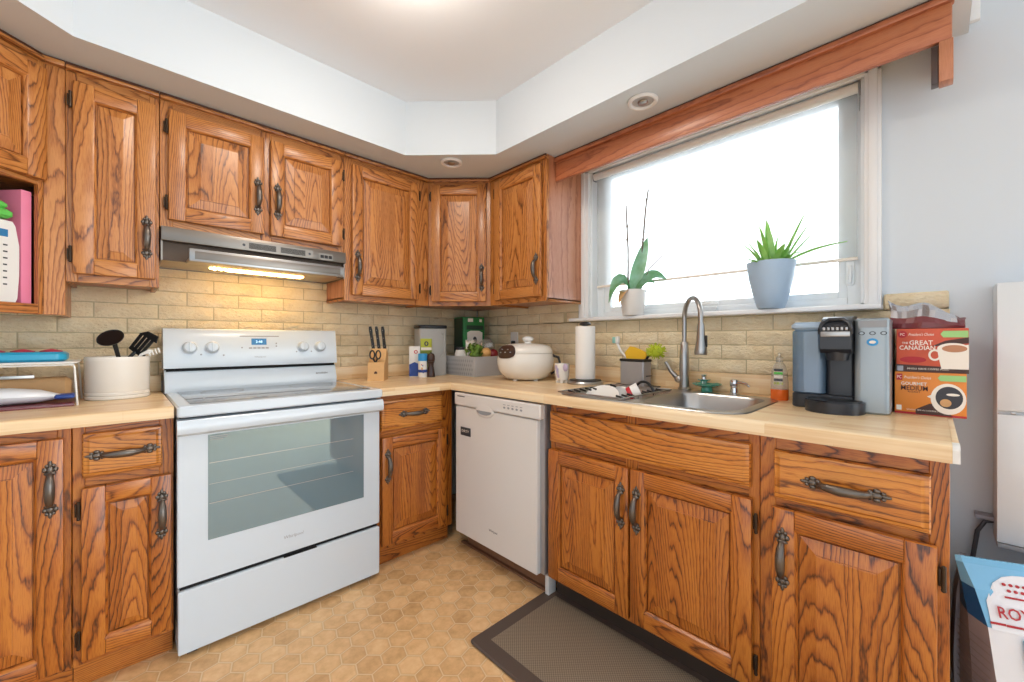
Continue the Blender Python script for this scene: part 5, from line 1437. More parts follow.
# ------------------------------------------------------------------ wire shelf with tray
t = thing('counter_shelf', 'white wire legged counter shelf beside the crock', 'shelf', (-2.30, -0.26, ZK))
mb = MB(); mb.rbox((-0.27, -0.115, 0.150), (0.215, 0.135, 0.157), 0.02, 'white_plastic', bev=0.002); mb.build('shelf_board', t)
for (x, y) in ((0.207, -0.105), (0.207, 0.125), (-0.26, -0.105), (-0.26, 0.125)):
    mb = MB(); mb.tube([(x - 0.014, y, 0.150), (x - 0.003, y, 0.146), (x, y, 0.135), (x + 0.008, y - (0.012 if y < 0 else -0.0), 0.0)], 0.0032, 'white_plastic', seg=8); mb.build('leg', t)
mb = MB(); mb.tube([(-0.26, -0.110, 0.146), (0.205, -0.110, 0.146)], 0.003, 'white_plastic', seg=8); mb.build('front_wire', t)
t = thing('turquoise_tray', 'long turquoise tray on the wire legged shelf', 'tray', (-2.26, -0.25, ZK + 0.1575))
mb = MB(); mb.rbox((-0.20, -0.075, 0.0), (0.145, 0.065, 0.034), 0.03, 'turq', bev=0.008); mb.build('tray_body', t)
for j in range(5):
    k = thing('silicone_lid', ('red silicone lid on the turquoise tray, closest to the crock', 'red silicone lid second along the turquoise tray', 'red silicone lid third along the turquoise tray', 'red silicone lid fourth along the turquoise tray', 'red silicone lid at the far end of the turquoise tray')[j], 'lid', (-2.262 + 0.105 - j * 0.068, -0.255, ZK + 0.1916), 0, 'red lids on the turquoise tray')
    mb = MB(); mb.lathe([(0.029, 0.0), (0.030, 0.003), (0.022, 0.006), (0.010, 0.009), (0.002, 0.011)], (0, 0, 0), 'pinkred', 20); mb.build('lid_dome', k)
t = thing('magazine', 'thin dark red magazine lying under the wire shelf', 'magazine', (-2.30, -0.30, ZK), 0.03)
mb = MB(); mb.box((-0.24, -0.10, 0.0), (0.205, 0.13, 0.009), 'maroon', 0.001); mb.build('cover', t)
t = thing('bread_bag', 'white plastic bread bag with printed front under the shelf', 'bag', (-2.27, -0.30, ZK + 0.0095))
mb = MB()
def lrng(x, ry, rz2, zc): return [(x, ry * math.cos(a), zc + rz2 * math.sin(a)) for a in [2 * PI * k / 18 for k in range(18)]]
mb.loft([lrng(-0.25, 0.055, 0.026, 0.028), lrng(-0.10, 0.06, 0.031, 0.032), lrng(0.02, 0.058, 0.029, 0.030), lrng(0.09, 0.045, 0.022, 0.026), lrng(0.13, 0.022, 0.010, 0.022), lrng(0.15, 0.026, 0.004, 0.020)], 'bagwhite'); bb = mb.build('bag_film', t)
mb = MB()
for k in range(3): mb.add([(-0.24 + k * 0.085 + a, -0.0606 - 0.0008, 0.034 + b) for a, b in ((0, -0.012), (0.06, -0.012), (0.06, 0.008), (0, 0.008))], [[0, 1, 2, 3]], 'baggrey')
mb.build('printed_panel', bb)
mb = MB(); mb.rbox((0.125, -0.03, 0.012), (0.175, 0.03, 0.028), 0.008, 'blue', bev=0.004); mb.build('blue_end', t)
t = thing('bread_loaf', 'tan loaf behind the white bread bag', 'bread', (-2.24, -0.19, ZK + 0.0095))
mb = MB(); mb.rbox((-0.18, -0.035, 0.0), (0.13, 0.035, 0.085), 0.02, 'tan', axis='x', bev=0.015); mb.build('crust', t)
t = thing('bread_knife', 'knife with amber handle lying on the bread loaf', 'knife', (-2.28, -0.215, ZK + 0.0975))
mb = MB(); mb.tube([(-0.18, -0.02, 0.0), (-0.06, -0.02, 0.0)], [0.010, 0.009], 'amber'); mb.build('knife_handle', t)
mb = MB(); mb.box((-0.06, -0.022, -0.003), (0.08, -0.019, 0.009), 'steel', 0.0008); mb.build('blade', t)

# ------------------------------------------------------------------ microwave and binder on the open shelf
MA = ANG
mo = Matrix.Translation((kx, YF, 0)) @ Matrix.Rotation(MA, 4, 'Z')
SHZ = ZM0 + 0.031
p = mo @ Vector((-0.098, 0.035, SHZ))
t = thing('microwave', 'white microwave with keypad on the open cabinet shelf', 'microwave', p, MA)
mb = MB(); mb.rbox((-0.33, 0.012, 0.0), (0.040, 0.27, 0.285), 0.015, 'white_plastic', axis='y', bev=0.004); mb.build('body', t)
mb = MB()
ff = [(-0.10, 0.006), (0.036, 0.006), (0.041, 0.02), (0.046, 0.10), (0.046, 0.20), (0.036, 0.265), (0.028, 0.28), (-0.10, 0.282)]
mb.prism(ff, 'y', -0.014, 0.012, 'white_plastic'); cp = mb.build('control_panel', t)
mb = MB(); mb.rbox((-0.33, -0.012, 0.004), (-0.102, 0.012, 0.282), 0.01, 'white_plastic', axis='y', bev=0.003); mb.build('door', t)
q = face_mat((-0.02, -0.0142, 0.15), (1, 0, 0), (0, 0, 1))
mb = MB(); patch(mb, q, [(-0.05, 0.075), (0.036, 0.075), (0.036, 0.100), (-0.05, 0.100)], 'display'); mb.build('display', cp)
mb = MB()
for a in range(4):
    for b in range(7):
        ww = 0.011 if b > 2 else 0.013
        patch(mb, q, [(-0.045 + a * 0.024 - 0.004, 0.045 - b * 0.022), (-0.045 + a * 0.024 + ww * 0.6, 0.045 - b * 0.022), (-0.045 + a * 0.024 + ww * 0.6, 0.050 - b * 0.022), (-0.045 + a * 0.024 - 0.004, 0.050 - b * 0.022)], 'dark_print')
mb.build('keypad_print', cp)
p = mo @ Vector((-0.085, 0.055, SHZ + 0.2862))
t = thing('folded_cloth', 'bright green folded cloth on top of the microwave', 'cloth', p, MA)
mb = MB(); mb.rbox((-0.20, -0.05, 0.0), (0.01, 0.16, 0.030), 0.012, 'brightgreen', bev=0.008); mb.rbox((-0.19, -0.045, 0.030), (0.0, 0.15, 0.055), 0.012, 'brightgreen', bev=0.008); mb.build('fabric', t)
p = mo @ Vector((-0.0285, 0.022, SHZ))
t = thing('ring_binder', 'tall pink binder standing between microwave and cabinet side', 'binder', p, MA)
mb = MB(); mb.box((-0.018, 0.0, 0.0), (0.012, 0.17, 0.40), 'salmon', 0.003); mb.build('spine_cover', t)

# ------------------------------------------------------------------ coffee maker (front looks along -x)
t = thing('coffee_maker', 'black and silver single cup coffee maker near the counter end', 'coffee maker', (-0.24, -2.294, ZK), -PI / 2)
# local: x 0 -> towards -y ; -y -> towards the room
mb = MB()
mb.rbox((-0.030, 0.0, 0.0), (0.046, 0.225, 0.30), 0.012, 'keu_black', bev=0.004)
mb.rbox((-0.050, -0.02, 0.0), (0.046, 0.05, 0.05), 0.01, 'keu_black', bev=0.003)
mb.build('body', t)
mb = MB()
mb.rbox((0.047, -0.034, 0.0), (0.132, 0.225, 0.304), 0.018, 'keu_silver', bev=0.006); sp_ = mb.build('side_housing', t)
mb = MB(); q = face_mat((0.092, -0.0344, 0.24), (1, 0, 0), (0, 0, 1))
for xx in (-0.026, 0.0, 0.026): patch(mb, q, oval(xx, 0.016, 0.008, 0.006), 'dark_print'); patch(mb, q, oval(xx, 0.016, 0.005, 0.004), 'keu_silver', 0.001)
patch(mb, q, oval(0.0, -0.012, 0.014, 0.012), 'skyblue', 0.0006); patch(mb, q, oval(0.0, -0.012, 0.008, 0.005), 'cream', 0.001)
patch(mb, q, [(-0.034, 0.034), (0.034, 0.034), (0.034, 0.056), (-0.034, 0.056)], 'grey_print', 0.0006)
mb.build('button_panel', sp_)
mb = MB()   # brew head with arched lid
prof = [(0.03, 0.190), (-0.060, 0.192), (-0.072, 0.205), (-0.076, 0.262), (-0.066, 0.285), (-0.04, 0.303), (0.0, 0.313), (0.06, 0.314), (0.06, 0.190)]
mb.prism(prof, 'x', -0.036, 0.045, 'keu_black')
hd = mb.build('brew_head', t)
mb = MB(); mb.lathe([(0.028, 0.0), (0.034, 0.03), (0.036, 0.05), (0.003, 0.05)], (0.004, -0.030, 0.168), 'keu_black', 26); mb.build('pod_holder', hd)
mb = MB(); mb.box((-0.033, -0.0790, 0.246), (0.042, -0.0745, 0.262), 'steel', 0.001)
for k in range(6): mb.box((-0.028 + k * 0.0115, -0.0775, 0.266), (-0.021 + k * 0.0115, -0.066, 0.276), 'steel', 0.001)
mb.build('chrome_band', hd)
mb = MB(); mb.tube([(-0.033, -0.070, 0.255), (-0.034, -0.074, 0.272), (-0.030, -0.066, 0.288), (-0.014, -0.052, 0.301), (0.022, -0.052, 0.301), (0.038, -0.066, 0.288), (0.043, -0.074, 0.272), (0.042, -0.070, 0.255)], 0.007, 'keu_black'); mb.build('lift_handle', hd)
mb = MB()   # drip tray
R1 = [(0.105 * math.cos(a) * 0.74 - 0.002, -0.048 + 0.080 * math.sin(a)) for a in [PI + PI * k / 20 for k in range(21)]] + [(0.0757, -0.02), (0.045, 0.0), (-0.05, 0.0), (-0.0797, -0.02)]
mb.prism(R1, 'z', 0.0, 0.036, 'keu_black'); R2 = [(x * 0.9, -0.045 + (y + 0.045) * 0.86) for x, y in R1]
mb.prism(R2, 'z', 0.036, 0.040, 'black'); mb.build('drip_tray', t)
TX0, TX1, TY0 = -0.126, -0.031, -0.020
mb = MB(); mb.rbox((TX0, TY0, 0.05), (TX1, 0.205, 0.268), 0.022, 'bluetint', bev=0.004); rs_ = mb.build('water_tank', t)
mb = MB(); mb.rbox((TX0 + 0.006, TY0 + 0.006, 0.052), (TX1 - 0.006, 0.20, 0.175), 0.02, 'waterdark', bev=0.002); mb.build('water', rs_)
mb = MB(); mb.rbox((TX0 - 0.003, TY0 - 0.003, 0.268), (TX1, 0.208, 0.297), 0.022, 'bluepot', bev=0.010); mb.build('tank_lid', rs_)
mb = MB(); mb.rbox((TX0, TY0, 0.0), (TX1, 0.205, 0.05), 0.02, 'keu_black', bev=0.004); mb.rbox((TX0 + 0.02, 0.12, 0.05), (TX1 - 0.005, 0.204, 0.26), 0.01, 'keu_black', bev=0.004); mb.build('tank_base', t)

# ------------------------------------------------------------------ coffee cartons
BXF = -0.172
def carton(label, z, y0, y1, h, body, name, depth=0.165):
    t = thing(name, label, 'box', (BXF, (y0 + y1) / 2, z), -PI / 2, 'coffee cartons stacked at the counter end')
    hw = abs(y1 - y0) / 2
    mb = MB(); mb.box((-hw, 0.0, 0.0), (hw, depth, h), body, 0.002); b = mb.build('carton_body', t)
    return t, b, hw, face_mat((0, -0.0002, h / 2), (1, 0, 0), (0, 0, 1))
H1 = 0.134
t, b, hw, q = carton('orange medium roast coffee carton, lower one of the two stacked cartons', ZK, -2.432, -2.588, H1, 'orange_box', 'coffee_carton')
mb = MB()
patch(mb, q, [(-0.030, -0.05), (0.0, -0.03), (0.02, -0.028), (0.05, -0.064), (-0.03, -0.064)], 'brownprint', 0.0004)
patch(mb, q, oval(0.040, -0.012, 0.037, 0.047), 'cream', 0.0008); patch(mb, q, oval(0.042, -0.008, 0.0285, 0.034), 'coffee_black', 0.0012)
patch(mb, q, oval(0.035, -0.024, 0.012, 0.012), 'tan', 0.0015); patch(mb, q, oval(0.050, 0.002, 0.014, 0.004), 'cream', 0.0015)
patch(mb, q, [(-0.005, -0.008), (0.008, 0.001), (0.010, -0.006), (0.002, -0.012)], 'cream', 0.0009)
mb.build('cup_picture', b); mb = MB()
patch(mb, q, [(-hw + 0.004, 0.040), (-hw + 0.018, 0.040), (-hw + 0.018, 0.060), (-hw + 0.004, 0.060)], 'dkred', 0.0006); mb.build('emblem', b); mb = MB()
patch(mb, q, [(0.024, 0.042), (hw - 0.001, 0.042), (hw - 0.001, 0.060), (0.024, 0.060), (0.018, 0.051)], 'labelgreen', 0.0012); mb.build('green_flash', b); mb = MB()
patch(mb, q, [(-hw, -0.066), (hw, -0.066), (hw, -0.060), (-hw, -0.060)], 'dkred', 0.0003)
patch(mb, q, [(-hw + 0.004, -0.056), (-hw + 0.016, -0.056), (-hw + 0.016, -0.040), (-hw + 0.004, -0.040)], 'cream', 0.0006)
mb.build('bottom_print', b)
mb = MB()
text_into(mb, "President's Choice", 0.009, q @ Matrix.Translation((-0.026, 0.050, 0)), 'cream', width=0.060, depth=0.001, shear=0.3)
text_into(mb, 'GOURMET', 0.010, q @ Matrix.Translation((-0.034, 0.030, 0)), 'cream', width=0.058, depth=0.001, bold=0.012)
text_into(mb, 'MEDIUM', 0.015, q @ Matrix.Translation((-0.033, 0.016, 0)), 'brownprint', width=0.060, depth=0.001, bold=0.006)
text_into(mb, 'ROAST', 0.005, q @ Matrix.Translation((-0.033, 0.004, 0)), 'brownprint', width=0.028, depth=0.001)
text_into(mb, 'PC', 0.010, q @ Matrix.Translation((-hw + 0.011, 0.050, 0)), 'cream', width=0.010, depth=0.0014)
text_into(mb, 'SINGLE SERVE COFFEE PODS', 0.004, q @ Matrix.Translation((-0.008, -0.052, 0)), 'cream', width=0.085, depth=0.0016)
mb.build('lettering', b)
t, b, hw, q = carton('red coffee carton with a milky cup, upper one of the two stacked cartons', ZK + H1 + 0.0005, -2.436, -2.592, 0.136, 'red_box', 'coffee_carton')
mb = MB()
patch(mb, q, [(-hw, -0.068), (hw, -0.068), (hw, -0.052), (-hw, -0.045)], 'brownprint', 0.0003)
patch(mb, q, [(0.0, 0.012), (0.03, 0.030), (hw, 0.040), (hw, 0.022), (0.04, 0.018)], 'brownprint', 0.0004)
patch(mb, q, [(0.022, -0.056), (0.016, -0.02), (0.013, 0.004), (hw, 0.018), (hw, -0.056)], 'cream', 0.0006)
patch(mb, q, oval(0.046, 0.006, 0.033, 0.017), 'cream', 0.0008)
patch(mb, q, oval(0.049, 0.006, 0.026, 0.011), 'coffee_cream', 0.0012)
for k in range(18):
    a0_ = 2 * PI * k / 18; a1_ = 2 * PI * (k + 1) / 18
    patch(mb, q, [(0.008 + 0.014 * math.cos(a0_), -0.014 + 0.018 * math.sin(a0_)), (0.008 + 0.014 * math.cos(a1_), -0.014 + 0.018 * math.sin(a1_)), (0.008 + 0.009 * math.cos(a1_), -0.014 + 0.012 * math.sin(a1_)), (0.008 + 0.009 * math.cos(a0_), -0.014 + 0.012 * math.sin(a0_))], 'cream', 0.0010)
mb.build('cup_picture', b); mb = MB()
patch(mb, q, [(0.026, 0.040), (hw - 0.001, 0.040), (hw - 0.001, 0.060), (0.026, 0.060), (0.020, 0.050)], 'labelgreen', 0.0012); mb.build('green_flash', b); mb = MB()
patch(mb, q, oval(-hw + 0.014, 0.050, 0.011, 0.011), 'dkred', 0.0008); mb.build('emblem', b); mb = MB()
patch(mb, q, oval(-0.04, -0.030, 0.03, 0.010), 'dkred', 0.0004)
patch(mb, q, [(-hw + 0.002, -0.066), (-hw + 0.016, -0.066), (-hw + 0.016, -0.050), (-hw + 0.002, -0.050)], 'baggrey', 0.0008)
mb.build('bottom_print', b)
mb = MB()
text_into(mb, "President's Choice", 0.009, q @ Matrix.Translation((-0.022, 0.050, 0)), 'cream', width=0.056, depth=0.001, shear=0.3)
text_into(mb, 'THE', 0.006, q @ Matrix.Translation((-0.058, 0.023, 0)), 'cream', width=0.014, depth=0.001, bold=0.012)
text_into(mb, 'GREAT', 0.014, q @ Matrix.Translation((-0.022, 0.024, 0)), 'cream', width=0.052, depth=0.001, bold=0.012)
text_into(mb, 'CANADIAN', 0.014, q @ Matrix.Translation((-0.031, 0.008, 0)), 'cream', width=0.080, depth=0.001, bold=0.012)
text_into(mb, 'PC', 0.008, q @ Matrix.Translation((-hw + 0.014, 0.050, 0)), 'cream', width=0.010, depth=0.0014)
text_into(mb, 'SINGLE SERVE COFFEE PODS', 0.005, q @ Matrix.Translation((-0.008, -0.058, 0)), 'cream', width=0.09, depth=0.0016)
mb.build('lettering', b)
# foil bag on the cartons
t = thing('foil_coffee_bag', 'crumpled maroon and silver foil bag lying on the cartons', 'bag', (BXF + 0.075, -2.508, ZK + H1 + 0.137), -PI / 2)
mb = MB(); R_ = random.Random(21)
NX = 18
rings = []
for i in range(NX + 1):
    u = i / NX
    x = -0.088 + 0.166 * u
    H = (0.098 - 0.050 * u - 0.012 * math.sin(u * 9)) * (1 if u < 0.93 else 0.8)
    wf = 0.066 * (0.75 + 0.25 * math.sin(PI * u))
    j_ = lambda k: R_.uniform(-k, k)
    mar = 0.34 + 0.12 * math.sin(3.2 * u + 0.4) + 0.25 * max(0, u - 0.55)
    rings.append([(x + j_(0.002), -wf, 0.001), (x + j_(0.002), -wf * 1.06 + j_(0.003), H * mar * 0.5), (x + j_(0.003), -wf * 0.92 + j_(0.003), H * mar), (x + j_(0.003), -wf * 0.62 + j_(0.006), H * (mar + 0.3)), (x - 0.006 * (1 - u) + j_(0.003), -wf * 0.30 + j_(0.008), H * 0.92), (x - 0.008 * (1 - u), -wf * 0.08, H), (x, wf * 0.5 + j_(0.004), H * 0.75), (x, wf * 0.95, H * 0.3), (x, wf, 0.001)])
n = len(rings[0])
for i in range(NX):
    for j in range(n):
        k = (j + 1) % n
        mm = 'foil' if j in (2, 3, 4) and i < NX - 2 else 'maroon'
        mb.add([rings[i][j], rings[i][k], rings[i + 1][k], rings[i + 1][j]], [[0, 1, 2, 3]], mm)
mb.add(rings[0], [list(range(n))[::-1]], 'maroon'); mb.add(rings[-1], [list(range(n))], 'maroon')
mb.build('bag_film', t, smooth=22)

# ------------------------------------------------------------------ plants on the sill
def leaf_into(mb, p0, p1, p2, wid, m, fold=0.25, n=9, tipw=0.05, thick=0.0018, side=None):
    p0, p1, p2 = Vector(p0), Vector(p1), Vector(p2)
    rings = []
    for i in range(n + 1):
        t_ = i / n
        p = p0 * (1 - t_) ** 2 + p1 * 2 * t_ * (1 - t_) + p2 * t_ * t_
        tg = ((p1 - p0) * (1 - t_) + (p2 - p1) * t_).normalized()
        sd = tg.cross(Vector((0, 0, 1)))
        if sd.length < 0.05: sd = Vector((0, 1, 0))
        if side is not None: sd = side - tg * side.dot(tg)
        sd.normalize(); up = sd.cross(tg)
        ww = wid * (math.sin(PI * min(1, (0.12 + 0.88 * t_))) ** 0.7 if wid > 0.012 else (1 - t_) ** 0.8) + wid * tipw * (1 - t_)
        ww = max(ww, 0.0006)
        th = thick * (1 - 0.6 * t_)
        rings.append([p + sd * ww + up * ww * fold, p + up * th, p - sd * ww + up * ww * fold, p - up * th])
    mb.loft(rings, m)
# orchid
OX, OY, OZ = -0.005, -1.405, 1.2775
t = thing('potted_orchid', 'orchid without flowers in a white pot on the window sill', 'plant', (OX, OY, OZ))
t.scale = (1.42, 1.42, 1.42)
mb = MB(); mb.lathe([(0.036, 0), (0.038, 0.003), (0.050, 0.088), (0.051, 0.095), (0.047, 0.095), (0.044, 0.075), (0.003, 0.074)], (0, 0, 0), 'whitepot', 32); mb.build('pot', t)
mb = MB(); mb.lathe([(0.045, 0.078), (0.03, 0.084), (0.002, 0.086)], (0, 0, 0), 'soil', 24); mb.build('bark_chips', t)
mb = MB()
rt = Vector((0.72, -0.695, 0)); tw = Vector((-0.695, -0.72, 0))      # along the picture / towards the room
def V(a, b, c): return rt * a + tw * b + Vector((0, 0, c))
leaf_into(mb, V(-0.004, 0.0, 0.085), V(0.022, 0.008, 0.18), V(0.055, 0.0, 0.295), 0.024, 'leaf', side=V(0.9, 0.4, 0))
leaf_into(mb, V(-0.01, 0.005, 0.085), V(-0.05, 0.025, 0.19), V(-0.098, 0.03, 0.045), 0.030, 'leaf', side=V(0.1, -0.7, 0.75))
leaf_into(mb, V(0.0, 0.006, 0.085), V(0.05, 0.03, 0.20), V(0.105, 0.062, 0.125), 0.030, 'leaf', side=V(0.1, -0.7, 0.7))
leaf_into(mb, V(0.0, 0.012, 0.085), V(0.03, 0.03, 0.165), V(0.07, 0.04, 0.115), 0.022, 'leaf', side=V(0.1, -0.7, 0.7))
leaf_into(mb, V(-0.01, 0.012, 0.085), V(-0.04, 0.03, 0.11), V(-0.065, 0.045, 0.04), 0.018, 'tan')
mb.build('leaves', t)
mb = MB(); mb.tube([V(-0.018, 0, 0.08), V(-0.018, 0, 0.25), V(-0.026, 0, 0.415)], [0.0034, 0.003, 0.0026], 'stem', seg=7)
for z in (0.285, 0.335): mb.ball(V(-0.022, 0.002, z), (0.005, 0.005, 0.006), 'stem', 8, 6)
mb.build('flower_spike', t)
mb = MB(); mb.tube([V(0.022, 0, 0.08), V(0.036, 0, 0.26), V(0.048, 0, 0.40), V(0.058, 0, 0.475)], [0.0034, 0.0032, 0.003, 0.0026], 'stem', seg=7)
for z, a in ((0.435, 0.051), (0.285, 0.038)): mb.ball(V(a, 0.002, z), (0.005, 0.005, 0.006), 'stem', 8, 6)
mb.tube([V(0.038, 0, 0.27), V(0.024, 0.004, 0.285), V(0.03, 0.004, 0.315), V(0.055, 0.004, 0.31), V(0.064, 0.004, 0.305)], 0.0014, 'stem', seg=6)
mb.build('flower_spike', t)
mb = MB(); mb.tube([V(0.02, 0.01, 0.08), V(0.05, 0.03, 0.17), V(0.085, 0.055, 0.21), V(0.122, 0.085, 0.235)], [0.0024, 0.002, 0.0018, 0.0014], 'stem', seg=7)
mb.build('air_root', t)
mb = MB(); mb.tube([V(0.03, 0.02, 0.09), V(0.045, 0.03, 0.102), V(0.05, 0.03, 0.09), V(0.03, 0.035, 0.086), V(0.02, 0.03, 0.094)], 0.0016, 'chrome', seg=6); mb.build('wire_clip', t)
# aloe-like plant
PX, PY = -0.008, -2.045
t = thing('potted_aloe', 'spiky green plant in a pale blue pot on the window sill', 'plant', (PX, PY, 1.2775))
t.scale = (1.10, 1.10, 1.16)
mb = MB()
PR = [(0.040, 0), (0.046, 0.006), (0.060, 0.05), (0.074, 0.11), (0.081, 0.162), (0.081, 0.168), (0.077, 0.168), (0.070, 0.14), (0.003, 0.138)]
mb.lathe(PR, (0, 0, 0), 'bluepot', 40); mb.build('pot', t)
mb = MB(); mb.lathe([(0.070, 0.140), (0.03, 0.150), (0.002, 0.152)], (0, 0, 0), 'soil', 24); mb.build('soil', t)
mb = MB()
for a, b, z, h_, wd in ((-0.045, 0.0, 0.28, 0.30, 0.009), (-0.028, 0.01, 0.30, 0.32, 0.010), (-0.012, 0.005, 0.27, 0.285, 0.010), (0.030, 0.0, 0.24, 0.22, 0.008), (0.075, 0.01, 0.26, 0.32, 0.009), (0.098, 0.0, 0.24, 0.285, 0.009),
                       (0.066, -0.02, 0.22, 0.25, 0.008), (-0.105, 0.0, 0.22, 0.232, 0.008), (-0.095, 0.02, 0.175, 0.165, 0.008), (0.05, 0.03, 0.2, 0.24, 0.009), (0.02, -0.04, 0.26, 0.26, 0.008), (-0.06, -0.03, 0.24, 0.25, 0.008), (0.0, 0.05, 0.20, 0.22, 0.010), (-0.115, 0.03, 0.16, 0.17, 0.008), (0.04, -0.01, 0.24, 0.275, 0.008), (0.088, 0.02, 0.21, 0.245, 0.008), (-0.075, 0.02, 0.21, 0.245, 0.009)):
    if a > 0.05: b += 0.035
    leaf_into(mb, V(a * 0.28, b * 0.5, 0.145), V(a * 0.55, b, (z + 0.15) / 2 + 0.015), V(a, b * 1.6, h_), wd * 1.45, 'leaf2', 0.35, thick=0.004)
leaf_into(mb, V(0.018, 0.02, 0.15), V(0.09, 0.06, 0.205), V(0.185, 0.13, 0.215), 0.014, 'leaf2', 0.3, thick=0.003)
leaf_into(mb, V(0.01, 0.025, 0.148), V(0.05, 0.05, 0.21), V(0.09, 0.05, 0.19), 0.011, 'leaf2', 0.3, thick=0.003)
for k in range(22):
    an = random.uniform(0, 2 * PI); d = random.uniform(0.02, 0.055)
    leaf_into(mb, (0.4 * d * math.cos(an), 0.4 * d * math.sin(an), 0.145), (d * math.cos(an), d * math.sin(an), 0.185), (1.3 * d * math.cos(an), 1.3 * d * math.sin(an), 0.17 + random.uniform(0.0, 0.05)), 0.008, 'leaf2', 0.35, n=6, thick=0.003)
mb.build('leaves', t)

# ------------------------------------------------------------------ slim white wall cabinet, cable, bags
t = thing('wall_cabinet', 'slim white wall cabinet with two stacked doors on the painted wall', 'cabinet', (XD, -2.95, 0.528))
mb = MB(); mb.box((-0.110, -0.30, 0.0), (-0.001, 0.298, 0.791), 'cabinet_white', 0.002); mb.build('body', t)
mb = MB(); mb.box((-0.126, -0.30, 0.012), (-0.110, 0.299, 0.397), 'cabinet_white', 0.004); mb.build('door', t)
mb = MB(); mb.box((-0.126, -0.30, 0.407), (-0.110, 0.299, 0.790), 'cabinet_white', 0.004); mb.build('door', t)
mb = MB(); mb.box((-0.128, -0.30, -0.004), (-0.106, 0.298, 0.010), 'grey_print', 0.003); mb.build('bottom_rail', t)
mb = MB(); mb.box((-0.1272, 0.262, 0.399), (-0.124, 0.272, 0.406), 'steel', 0.001); mb.build('latch', t)
t = thing('cable_box', 'small grey cable bracket on the wall below the slim white cabinet', 'bracket', (XD, -2.64, 0.583))
mb = MB(); mb.box((-0.05, -0.03, -0.006), (-0.001, 0.028, 0.006), 'baggrey', 0.002); mb.build('bracket_plate', t)
mb = MB(); mb.tube([(-0.03, -0.02, -0.008), (-0.036, 0.006, -0.014), (-0.034, 0.022, -0.05), (-0.03, 0.034, -0.16), (-0.03, 0.03, -0.40)], 0.006, 'cable', seg=8); mb.build('cable', t)
# pet food bag, standing and leaning
t = thing('pet_food_bag', 'large light blue and white pet food bag beside the counter end', 'bag', (-0.175, -2.770, 0.0), math.radians(-67))
t.scale = (1, 1, 0.935)
# local x along the front (towards -y), front faces -y local (towards the room)
mb = MB()
def bring(z, hw, hd, cx=0.0, cy=0.0):
    return [(cx - hw, cy + hd, z), (cx - hw - 0.012, cy, z), (cx - hw, cy - hd, z), (cx - hw * 0.5, cy - hd * 1.12, z), (cx, cy - hd * 1.16, z), (cx + hw * 0.5, cy - hd * 1.12, z), (cx + hw, cy - hd, z), (cx + hw + 0.012, cy, z), (cx + hw, cy + hd, z), (cx, cy + hd * 1.1, z)]
RG = [bring(0.0, 0.165, 0.075), bring(0.05, 0.175, 0.085), bring(0.25, 0.180, 0.080), bring(0.40, 0.185, 0.060, 0, 0.006), bring(0.49, 0.196, 0.035, 0, 0.012), bring(0.548, 0.205, 0.008, 0, 0.018), bring(0.565, 0.207, 0.003, 0, 0.018)]
n = 10
for i in range(len(RG) - 1):
    for j in range(n):
        k = (j + 1) % n
        front = 2 <= j <= 5
        if front: m_ = 'bagwhite' if i < 3 else 'bagblue'
        else: m_ = 'bagdeep' if i >= 3 else 'baggrey'
        if i == len(RG) - 2 or i == len(RG) - 3: m_ = 'bagblue'
        mb.add([RG[i][j], RG[i][k], RG[i + 1][k], RG[i + 1][j]], [[0, 1, 2, 3]], m_)
mb.add(RG[0], [list(range(n))[::-1]], 'bagwhite'); mb.add(RG[-1], [list(range(n))], 'bagblue')
bgb = mb.build('bag_film', t, smooth=60)
mb = MB()
def fp(x, z):
    # point on the front skin of the bag
    zs = [0.0, 0.05, 0.25, 0.40, 0.49, 0.548]; hd = [0.075, 0.085, 0.080, 0.060, 0.035, 0.008]; cy = [0, 0, 0, 0.006, 0.012, 0.018]; hwl = [0.165, 0.175, 0.18, 0.185, 0.196, 0.205]
    for i in range(5):
        if zs[i] <= z <= zs[i + 1] + 1e-9:
            f = (z - zs[i]) / (zs[i + 1] - zs[i]); H = hd[i] + (hd[i + 1] - hd[i]) * f; Cc = cy[i] + (cy[i + 1] - cy[i]) * f; W_ = hwl[i] + (hwl[i + 1] - hwl[i]) * f
            u = min(1, abs(x) / W_); mlt = 1.16 - 0.08 * u if u < 0.5 else 1.12 - 0.24 * (u - 0.5)
            return (x, Cc - H * mlt - 0.0022, z)
    return (x, 0, z)
# white rounded field reaching up into the blue top
N = 16
for i in range(N):
    x0 = -0.178 + 0.356 * i / N; x1 = -0.178 + 0.356 * (i + 1) / N
    zt = lambda x: 0.40 + 0.138 * math.sqrt(max(0, 1 - (x / 0.186) ** 6))
    for k in range(4):
        a0_, a1_ = 0.398 + (zt(x0) - 0.398) * k / 4, 0.398 + (zt(x0) - 0.398) * (k + 1) / 4
        b0_, b1_ = 0.398 + (zt(x1) - 0.398) * k / 4, 0.398 + (zt(x1) - 0.398) * (k + 1) / 4
        mb.add([fp(x0, a0_), fp(x1, b0_), fp(x1, b1_), fp(x0, a1_)], [[0, 1, 2, 3]], 'bagwhite')
mb.build('white_panel', bgb)
mb = MB()
q0 = Vector(fp(-0.0, 0.43)); 
def slope_mat(x, z):
    p0, p1 = Vector(fp(x, z - 0.02)), Vector(fp(x, z + 0.02)); pm = Vector(fp(x, z))
    return face_mat(pm, (1, 0, 0), p1 - p0)
text_into(mb, 'ROYAL CANIN', 0.030, slope_mat(-0.055, 0.446), 'dkred', width=0.215, depth=0.0025, bold=0.012)
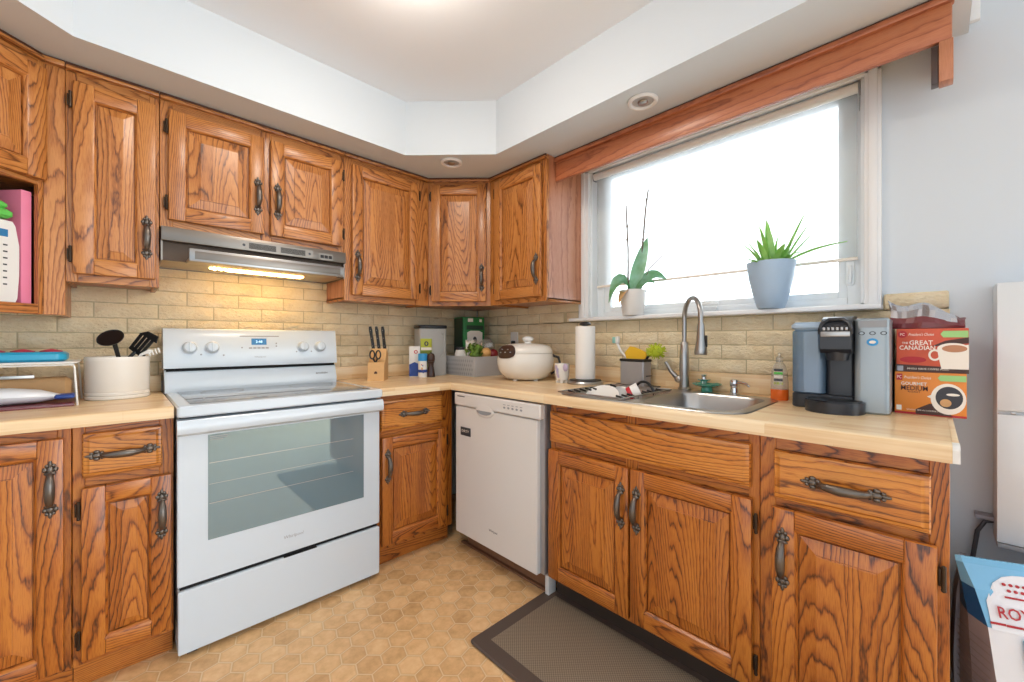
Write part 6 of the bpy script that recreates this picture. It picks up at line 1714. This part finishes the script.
for j in range(9):
    for k in range(2):
        mm = slope_mat(-0.135 + j * 0.013 + (0.006 if k else 0), 0.512 - k * 0.013)
        if k and j > 7: continue
        patch(mb, mm, oval(0, 0, 0.0045, 0.0042, 10), 'dkred', 0.002)
for j in range(10):
    mm = slope_mat(-0.135 + j * 0.0125, 0.484); patch(mb, mm, [(-0.0063, -0.003), (0.0063, -0.003), (0.0063, 0.002), (-0.0063, 0.002)], 'dkred', 0.002)
for j in range(12):
    mm = slope_mat(-0.165 + j * 0.03, 0.415); patch(mb, mm, [(-0.0152, -0.003), (0.0152, -0.003), (0.0152, 0.003), (-0.0152, 0.003)], 'dkred', 0.002)
mb.build('brand_lettering', bgb)
mb = MB()
mm = slope_mat(-0.06, 0.345); patch(mb, mm, [(-0.065, -0.045), (0.16, -0.045), (0.16, 0.045), (-0.065, 0.045)], 'turq', 0.002)
text_into(mb, 'mini', 0.05, slope_mat(-0.06, 0.345), 'bagwhite', width=0.11, depth=0.0035, bold=0.012)
text_into(mb, 'INDOOR PUPPY', 0.016, slope_mat(-0.02, 0.255), 'pinkred', width=0.17, depth=0.0022, bold=0.012)
mb.build('panel_print', bgb)
mb = MB()
for k in range(14):
    z = 0.06 + k * 0.022
    f = 0.0
    mb.add([(-0.1905 - 0.003, 0.06, z), (-0.1955 - 0.0, 0.0, z), (-0.186, -0.066, z), (-0.186, -0.066, z + 0.004), (-0.1955, 0.0, z + 0.004), (-0.1935, 0.06, z + 0.004)], [[0, 1, 4, 5], [1, 2, 3, 4]], 'grey_print')
mb.build('side_print', bgb)
t = thing('shopping_bag', 'grey plastic bag squeezed between pet food bag and counter end', 'bag', (-0.075, -2.586, 0.0))
mb = MB()
mb.loft([[(x * sx_, y * sy_, z) for x, y in ((-0.07, -0.022), (0.0, -0.028), (0.07, -0.022), (0.07, 0.022), (0.0, 0.028), (-0.07, 0.022))] for z, sx_, sy_ in ((0.0, 1, 1), (0.2, 1.05, 1.1), (0.38, 0.95, 0.8), (0.46, 0.8, 0.3))], 'baggrey'); mb.build('bag_film', t)
